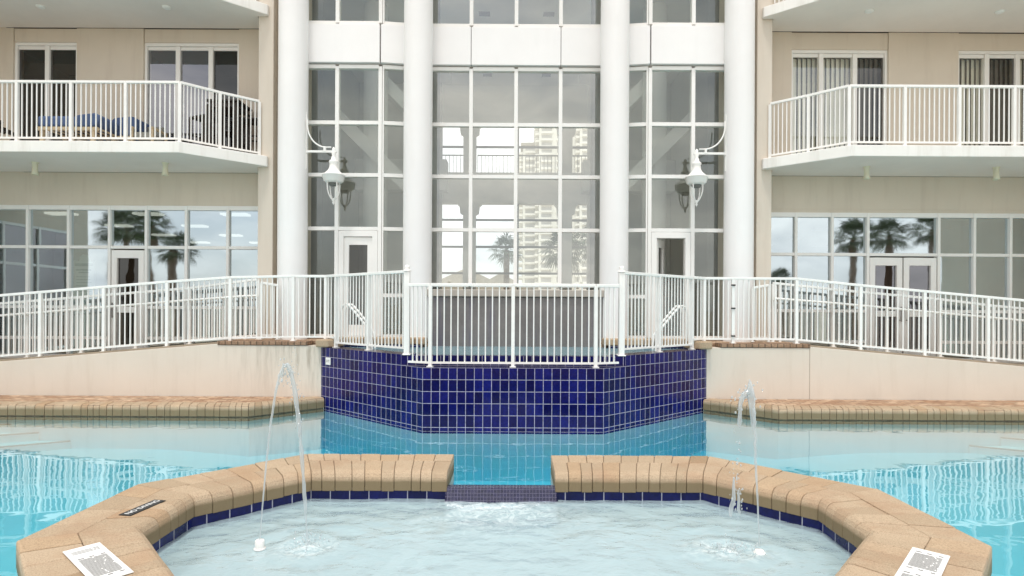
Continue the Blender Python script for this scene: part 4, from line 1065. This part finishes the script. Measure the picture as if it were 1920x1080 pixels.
for (p, h, lab) in ((a, .10, 'white jet nozzle standing in the left of the wading pool'), (a2, .055, 'low white jet nozzle standing in the right of the wading pool')):
    t = thing('jet_nozzle', lab, 'nozzle', (p.x, p.y, WZ-.2), 'jet nozzles')
    mb = MB(); zt = WZ + h - .03; mb.lathe([(.038, WZ-.03), (.038, WZ-.005), (.044, WZ-.002), (.044, WZ+.008), (.034, WZ+.01)], (p.x, p.y, 0), 16); mb.build('collar', WHITE, t)
    mb = MB(); mb.lathe([(.033, WZ+.008), (.034, zt-.006), (.03, zt), (.008, zt+.001), (0, zt+.001)], (p.x, p.y, 0), 16); mb.build('cap', WHITE, t)

# ================================================================== BALCONY FURNITURE (left)
BF = SL1 + .002
def lounger(x0, x1, y, lab, zback, zseat, s=1):
    t = thing('lounge_chair', lab, 'lounge chair', ((x0+x1)/2, y, BF), 'blue cushioned balcony loungers')
    mb = MB()
    for yy in (y-.28, y+.28): mb.bar((x0, yy, BF+.30), (x1, yy, BF+.30), .05, .06)
    for q in range(8): xx = x0 + (x1-x0)*(q+.5)/8; mb.box(xx-.035, xx+.035, y-.26, y+.26, BF+.325, BF+.34)
    mb.build('frame', LWOOD, t, .006)
    for xx in (x0+.1, x1-.1):
        for yy in (y-.27, y+.27): m2 = MB(); m2.box(xx-.03, xx+.03, yy-.03, yy+.03, BF, BF+.28); m2.build('leg', LWOOD, t)
    xm = x0 + (x1-x0)*.58 if s > 0 else x0 + (x1-x0)*.42
    a_, b_ = (x0, xm) if s > 0 else (xm, x1)
    m2 = MB(); m2.box(a_, b_, y-.27, y+.27, BF+.345, BF+zseat); m2.build('seat_cushion', BLUEF, t, .04)
    m2 = MB(); e_ = x1 if s > 0 else x0
    m2.prism_y([(xm+s*.01, BF+.345), (xm+s*.01, BF+zseat), (xm+s*.12, BF+zback-.03), (e_-s*.08, BF+zback), (e_, BF+zback-.05), (e_, BF+.345+.1), (e_-s*.1, BF+.345)], y-.27, y+.27); m2.build('back_cushion', BLUEF, t, .03)
    return t
bx = lambda px, d: at(px, 230, d).x
lounger(bx(92, 10.75), bx(205, 10.75), 10.75, 'low blue cushioned lounge chair nearer the railing on the left balcony', .60, .54)
lounger(bx(150, 11.3), bx(272, 11.3), 11.3, 'blue cushioned lounge chair with the raised back, by the balcony wall', .72, .60)
# small armchair
t = thing('armchair', 'small grey cushioned armchair with pale frame beside the blue loungers', 'armchair', (bx(280, 11.2), 11.2, BF))
x = bx(281, 11.2)
mb = MB(); mb.box(x-.16, x+.16, 10.95, 11.4, BF+.28, BF+.40); mb.build('seat', GREYF, t, .03)
mb = MB(); mb.box(x-.16, x+.16, 11.35, 11.45, BF+.40, BF+.62); mb.build('back', GREYF, t, .03)
for sx in (-.19, .19):
    mb = MB(); mb.box(x+sx-.02, x+sx+.02, 10.95, 11.42, BF+.46, BF+.5); mb.build('arm', LWOOD, t)
    for yy in (10.98, 11.4): mb = MB(); mb.box(x+sx-.02, x+sx+.02, yy-.02, yy+.02, BF, BF+.46); mb.build('leg', LWOOD, t)
# folded dark chair at the frame edge
def stool(px, d, rot, lab):
    x = bx(px, d); t = thing('bar_stool', lab, 'bar stool', (x, d, BF), 'dark slatted bar stools'); t.rotation_euler.z = rot
    def ch(mb, n, bev=0): o = mb.build(n, DWOOD, None, bev); o.parent = t
    mb = MB(); mb.box(-.21, .21, -.2, .2, .73, .77); ch(mb, 'seat', .01)
    for sx in (-.19, .19):
        for sy in (-.18, .18):
            mb = MB(); mb.box(sx-.022, sx+.022, sy-.022, sy+.022, 0, .73 if sy < 0 else 1.12); ch(mb, 'leg')
    mb = MB()
    for k in range(7): mb.box(-.168, .168, .165, .19, .80+k*.043, .825+k*.043)
    mb.box(-.168, .168, .16, .2, 1.085, 1.125); ch(mb, 'backrest')
    mb = MB(); mb.box(-.168, .168, -.195, -.165, .28, .31); mb.box(-.168, .168, .165, .195, .28, .31); mb.box(-.2, -.18, -.158, .158, .40, .43); mb.box(.18, .2, -.158, .158, .40, .43); ch(mb, 'stretcher')
    return t
stool(386, 11.3, R(-25), 'dark slatted bar stool left of the bar table on the left balcony')
stool(473, 11.42, R(-75), 'dark slatted bar stool in the balcony corner against the pier')
x = bx(432, 11.35)
t = thing('bar_table', 'dark square bar table between the slatted stools on the left balcony', 'table', (x, 11.35, BF))
mb = MB(); mb.box(x-.33, x+.3, 11.05, 11.64, BF+1.02, BF+1.06); mb.build('table_top', DWOOD, t, .01)
mb = MB(); mb.box(x-.28, x+.25, 11.1, 11.59, BF+.93, BF+1.015); mb.build('apron', DWOOD, t)
for (sx, sy) in ((-.27, 11.1), (.24, 11.1), (-.27, 11.59), (.24, 11.59)):
    mb = MB(); mb.box(x+sx-.035, x+sx+.035, sy-.035, sy+.035, BF, BF+.93); mb.build('leg', DWOOD, t)
x = bx(5, 11.0)
t = thing('deck_chair', 'dark wooden deck chair cut by the left edge of the photo', 'chair', (x, 11, BF))
mb = MB()
for yy in (10.75, 11.25): mb.bar((x-.4, yy, BF+.62), (x+.25, yy, BF+.30), .05, .05); mb.bar((x-.35, yy, BF), (x+.2, yy, BF+.52), .05, .05)
mb.build('frame', DWOOD, t)
mb = MB()
for k in range(7): f = k/6; mb.box(x-.38+f*.6, x-.31+f*.6, 10.78, 11.22, BF+.61-f*.3, BF+.63-f*.3)
mb.build('seat', DWOOD, t)
# poster stand inside the left ground-floor window
pz = at(158, 505, 11.85)
t = thing('notice_board', 'pale printed notice with a rounded top standing inside the left ground floor window', 'notice board', (pz.x, 12.02, .62))
mb = MB(); w2 = .21
outl = [(-w2, .62), (w2, .62), (w2, 2.66), (.12, 2.66), (.1, 2.74), (.05, 2.80), (-.03, 2.80), (-.08, 2.74), (-.1, 2.66), (-w2, 2.68)]
mb.prism_y([(pz.x+a_, b_) for a_, b_ in outl], 11.84, 11.87); mb.build('board', PAPER, t)
mb = MB()
mb.box(pz.x-.18, pz.x+.19, 11.832, 11.838, 2.56, 2.62); mb.box(pz.x-.15, pz.x+.15, 11.832, 11.838, 2.47, 2.50); mb.box(pz.x-.1, pz.x+.11, 11.832, 11.838, 2.42, 2.445)
for k in range(6): mb.box(pz.x-.15, pz.x+.12+.02*(k%3), 11.832, 11.838, 2.34-k*.06, 2.352-k*.06)
mb.build('print', TEALINK, t)

# ================================================================== SIDE WINGS (seen mirrored in the windows)
for s, lab in ((-1, 'tan hotel wing with tall windows, mirrored in the left ground floor glass'), (1, 'plain tan hotel wing, mirrored in the right ground floor glass')):
    t = thing('building_wing', lab, 'building', (s*12, 10, 0), 'hotel side wings')
    a, b = sorted((s*11.2, s*14.5)); mb = MB()
    if s > 0: mb.box(a, b, 8.3, 11.695, -.2, 12); mb.build('wall', TAN, t)
    else:
        mb.box(a, b, 8.3, 8.9, -.2, 12); mb.box(a, b, 8.9, 11.695, 3.6, 12); mb.box(a, b-.4, 8.9, 11.695, -.2, 3.6); mb.build('wall', TAN, t)
        m2 = MB()
        for yy in (8.93, 9.85, 10.75, 11.66): m2.box(b-.08, b+.0, yy-.03, yy+.03, .7, 3.6)
        for zz in (.73, 1.8, 2.7, 3.57): m2.box(b-.07, b-.01, 8.96, 11.63, zz-.03, zz+.03)
        fo = m2.build('window', WHITE, t)
        m3 = MB(); m3.face([(b-.04, 8.9, .7), (b-.04, 11.69, .7), (b-.04, 11.69, 3.6), (b-.04, 8.9, 3.6)]); m3.build('pane', GL_SLIDER, fo)

# ================================================================== PALMS
def palm(loc, h, r, lab, grp, seed, n=34, mat=LEAF):
    rnd = random.Random(seed); t = thing('palm_tree', lab, 'palm tree', loc, grp); base = Vector(loc)
    pts = []; ln = Vector((rnd.uniform(-.4,.4), rnd.uniform(-.4,.4), 0))
    for i in range(9): f = i/8; pts.append(base + Vector((0,0,h*f)) + ln*(f*f))
    mb = MB(); mb.tube(pts, [.2*(1-.25*i/8) + (.05 if i == 0 else 0) + .012*(i % 2) for i in range(9)], 10); mb.build('trunk', TRUNK, t)
    top = pts[-1]; mb = MB()
    for k in range(n):
        az = k*2.399 + rnd.uniform(-.2,.2); el = R(80 - 125*(k/n)**.8 + rnd.uniform(-8, 8)); L = r*rnd.uniform(.42, .55)
        d = Vector((math.cos(az)*math.cos(el), math.sin(az)*math.cos(el), math.sin(el)))
        sd = d.cross(Vector((0,0,1))); sd = sd.normalized() if sd.length > .05 else Vector((1,0,0)); upv = sd.cross(d).normalized()
        hub = top + d*L + Vector((0,0,-.06*L)); mb.bar(top, hub, .03, .02)
        m_ = 15; fl = r*rnd.uniform(.48, .62)
        for j in range(m_):
            an = R(-105 + 210*j/(m_-1) + rnd.uniform(-4, 4)); ll = fl*(1 - .3*abs(an)/R(105))*rnd.uniform(.88, 1.08)
            dd = d*math.cos(an) + sd*math.sin(an); w = dd.cross(upv).normalized()*fl*.045
            mid = hub + dd*ll*.55 + upv*.03*ll; tip = hub + dd*ll + Vector((0,0,-.32*ll*rnd.uniform(.5,1.3)))
            mb.poly([hub, mid - w, tip, mid + w], [(0,1,2,3)])
    mb.build('crown', mat, t); return t
def mirrored(px, py, v, plane=11.7):
    p = at(px, py, v); return Vector((p.x, 2*plane - v, p.z))
GRP = 'palms behind the viewer, mirrored in the glass'
specs = [(240, 432, 33, 2.3, 'left window: palm with the tallest crown beside the mirrored door'), (298, 430, 30, 1.9, None), (192, 425, 35, 2.2, None), (330, 470, 27, 1.5, None),
         (1602, 440, 31, 2.0, None), (1668, 438, 33, 2.1, None), (1752, 425, 34, 2.2, None), (1462, 520, 36, 1.4, None)]
labs = ['fan palm mirrored in the left windows, above the single glazed door', 'fan palm mirrored in the left windows, just right of the single door', 'fan palm mirrored in the left windows beside the printed notice', 'short fan palm mirrored in the left windows, lowest of that group',
        'fan palm mirrored in the right windows, left of the double doors', 'fan palm mirrored in the right windows above the double doors', 'fan palm mirrored at the right edge of the transom over the double doors', 'small fan palm mirrored low beside the right pier']
for i, (px, py, v, r, _) in enumerate(specs):
    p = mirrored(px, py, v); palm((p.x, p.y, 0), max(1.5, p.z), r*.66, labs[i], GRP, 20+i)
# beyond the lobby
for i, (px, py, d, r, lab) in enumerate(((950, 470, 34, 1.25, 'fan palm seen through the lobby, left of the tower'), (1062, 470, 30, 1.5, 'fan palm seen through the lobby, in front of the tower'), (1105, 455, 33, 1.6, 'fan palm seen through the lobby, rightmost before the tower'))):
    p = at(px, py, d); palm((p.x, d, 0), p.z, r, lab, 'palms beyond the lobby', 50+i, 30)

# ================================================================== FAR BUILDINGS (through the lobby)
D = 240
t = thing('hotel_tower', 'cream high-rise hotel tower with stacked balconies, seen through the lobby glass', 'building', (30, D, 0))
def tower(x0, x1, y0, y1, top, fl=2.95):
    mb = MB(); mb.box(x0, x1, y0, y1, 0, top); mb.build('wall', TOWERW, t)
    n = int(top/fl); m2 = MB(); m3 = MB()
    for k in range(n):
        z = k*fl; xx = x0 + 1.0
        while xx + 4 < x1:
            m2.box(xx, xx+4.2, y0-.05, y0+.0, z+.4, z+2.5); m3.box(xx-.2, xx+4.4, y0-1.6, y0-.06, z-.1, z+.75); xx += 6.4
        yy = y0 + 1
        while yy + 4 < y1:
            m2.box(x0-.05, x0, yy, yy+4.2, z+.4, z+2.5); m3.box(x0-1.6, x0-.06, yy-.2, yy+4.4, z-.1, z+.75); yy += 6.4
    m2.build('window', TOWERD, t); m3.build('balcony', TOWERW, t)
    rf = MB(); rf.box(x0-1, x1+1, y0-1, y1+1, top, top+1.2); rf.build('roof', ROOFM, t)
tower(3.5, 16, D+8, D+30, 71); tower(10, 26, D, D+30, 84); tower(26.2, 60, D-6, D+30, 95)
for (px0, px1, pyr, d, lab) in ((780, 968, 503, 58, 'low house with a pale gabled roof, left behind the lobby'), (868, 1010, 512, 72, 'low house with a steep gable, right behind the lobby')):
    a, b = at(px0, 540, d), at(px1, 540, d); zr_ = at((px0+px1)/2, pyr, d).z
    t = thing('house', lab, 'house', ((a.x+b.x)/2, d, 0), 'low houses beyond the lobby')
    mb = MB(); mb.box(a.x, b.x, d, d+9, 0, 3.2); mb.build('wall', TANL, t)
    xm = (a.x+b.x)/2
    mb = MB(); mb.prism_y([(a.x-.5, 3.2), (b.x+.5, 3.2), (xm, max(4.4, zr_))], d-.4, d+9.4); mb.build('roof', ROOFM, t)
# ground
mb = MB(); S = 900
o_ = [(-S,-S),(S,-S),(S,S),(-S,S)]; h_ = [(-12.5,-13),(12.5,-13),(12.5,11.9),(-12.5,11.9)]
vs = [(x, y, -.03) for x, y in o_] + [(x, y, -.03) for x, y in h_]
mb.poly(vs, [(0,1,5,4),(1,2,6,5),(2,3,7,6),(3,0,4,7)]); structure(mb.build('ground', GROUND))

# ================================================================== LIGHT
w = bpy.data.worlds.new('World'); sc.world = w; w.use_nodes = True
t = w.node_tree; t.nodes.clear(); L = t.links
out = t.nodes.new('ShaderNodeOutputWorld'); bg = t.nodes.new('ShaderNodeBackground'); bg.inputs['Strength'].default_value = .12
sky = t.nodes.new('ShaderNodeTexSky'); sky.sky_type = 'NISHITA'; sky.sun_disc = False
EL, AZ = R(74), R(195)
sky.sun_elevation = EL; sky.sun_rotation = AZ; sky.dust_density = 2.0
tc = t.nodes.new('ShaderNodeTexCoord'); mp = t.nodes.new('ShaderNodeMapping'); mp.inputs['Scale'].default_value = (1, 1, 2.6); L.new(tc.outputs['Generated'], mp.inputs['Vector'])
nz = t.nodes.new('ShaderNodeTexNoise'); nz.inputs['Scale'].default_value = 2.2; nz.inputs['Detail'].default_value = 8; nz.inputs['Roughness'].default_value = .55; L.new(mp.outputs[0], nz.inputs['Vector'])
cr = ramp(t, nz.outputs['Fac'], [(.36, (.5,.5,.5)), (.56, (1,1,1))])
n2 = t.nodes.new('ShaderNodeTexNoise'); n2.inputs['Scale'].default_value = 5.5; n2.inputs['Detail'].default_value = 7; n2.inputs['Roughness'].default_value = .6; n2.inputs['Distortion'].default_value = .5; L.new(mp.outputs[0], n2.inputs['Vector'])
cc = ramp(t, n2.outputs['Fac'], [(.32, (6.8,6.9,7.0)), (.62, (10.4,10.2,9.9))])
cl = mixc(t, cr.outputs[0], sky.outputs[0], cc.outputs[0])
L.new(cl, bg.inputs['Color']); L.new(bg.outputs[0], out.inputs[0])
sd = bpy.data.lights.new('sun', 'SUN'); sd.energy = 1.5; sd.angle = R(10); sd.color = (1, .975, .935)
so = bpy.data.objects.new('sun', sd); COL.objects.link(so)
# azimuth measured clockwise from +Y
dirv = Vector((math.sin(AZ)*math.cos(EL), math.cos(AZ)*math.cos(EL), math.sin(EL)))
so.rotation_euler = dirv.to_track_quat('Z', 'Y').to_euler()
vs_ = sc.view_settings; vs_.view_transform = 'Standard'; vs_.look = 'None'; vs_.exposure = .5; vs_.gamma = 1; vs_.use_curve_mapping = False
sc.render.engine = 'CYCLES'
cy = sc.cycles; cy.max_bounces = 8; cy.diffuse_bounces = 6; cy.glossy_bounces = 5; cy.transparent_max_bounces = 24; cy.transmission_bounces = 6; cy.volume_bounces = 0
cy.use_denoising = True; cy.sample_clamp_indirect = 6
bpy.context.view_layer.update()
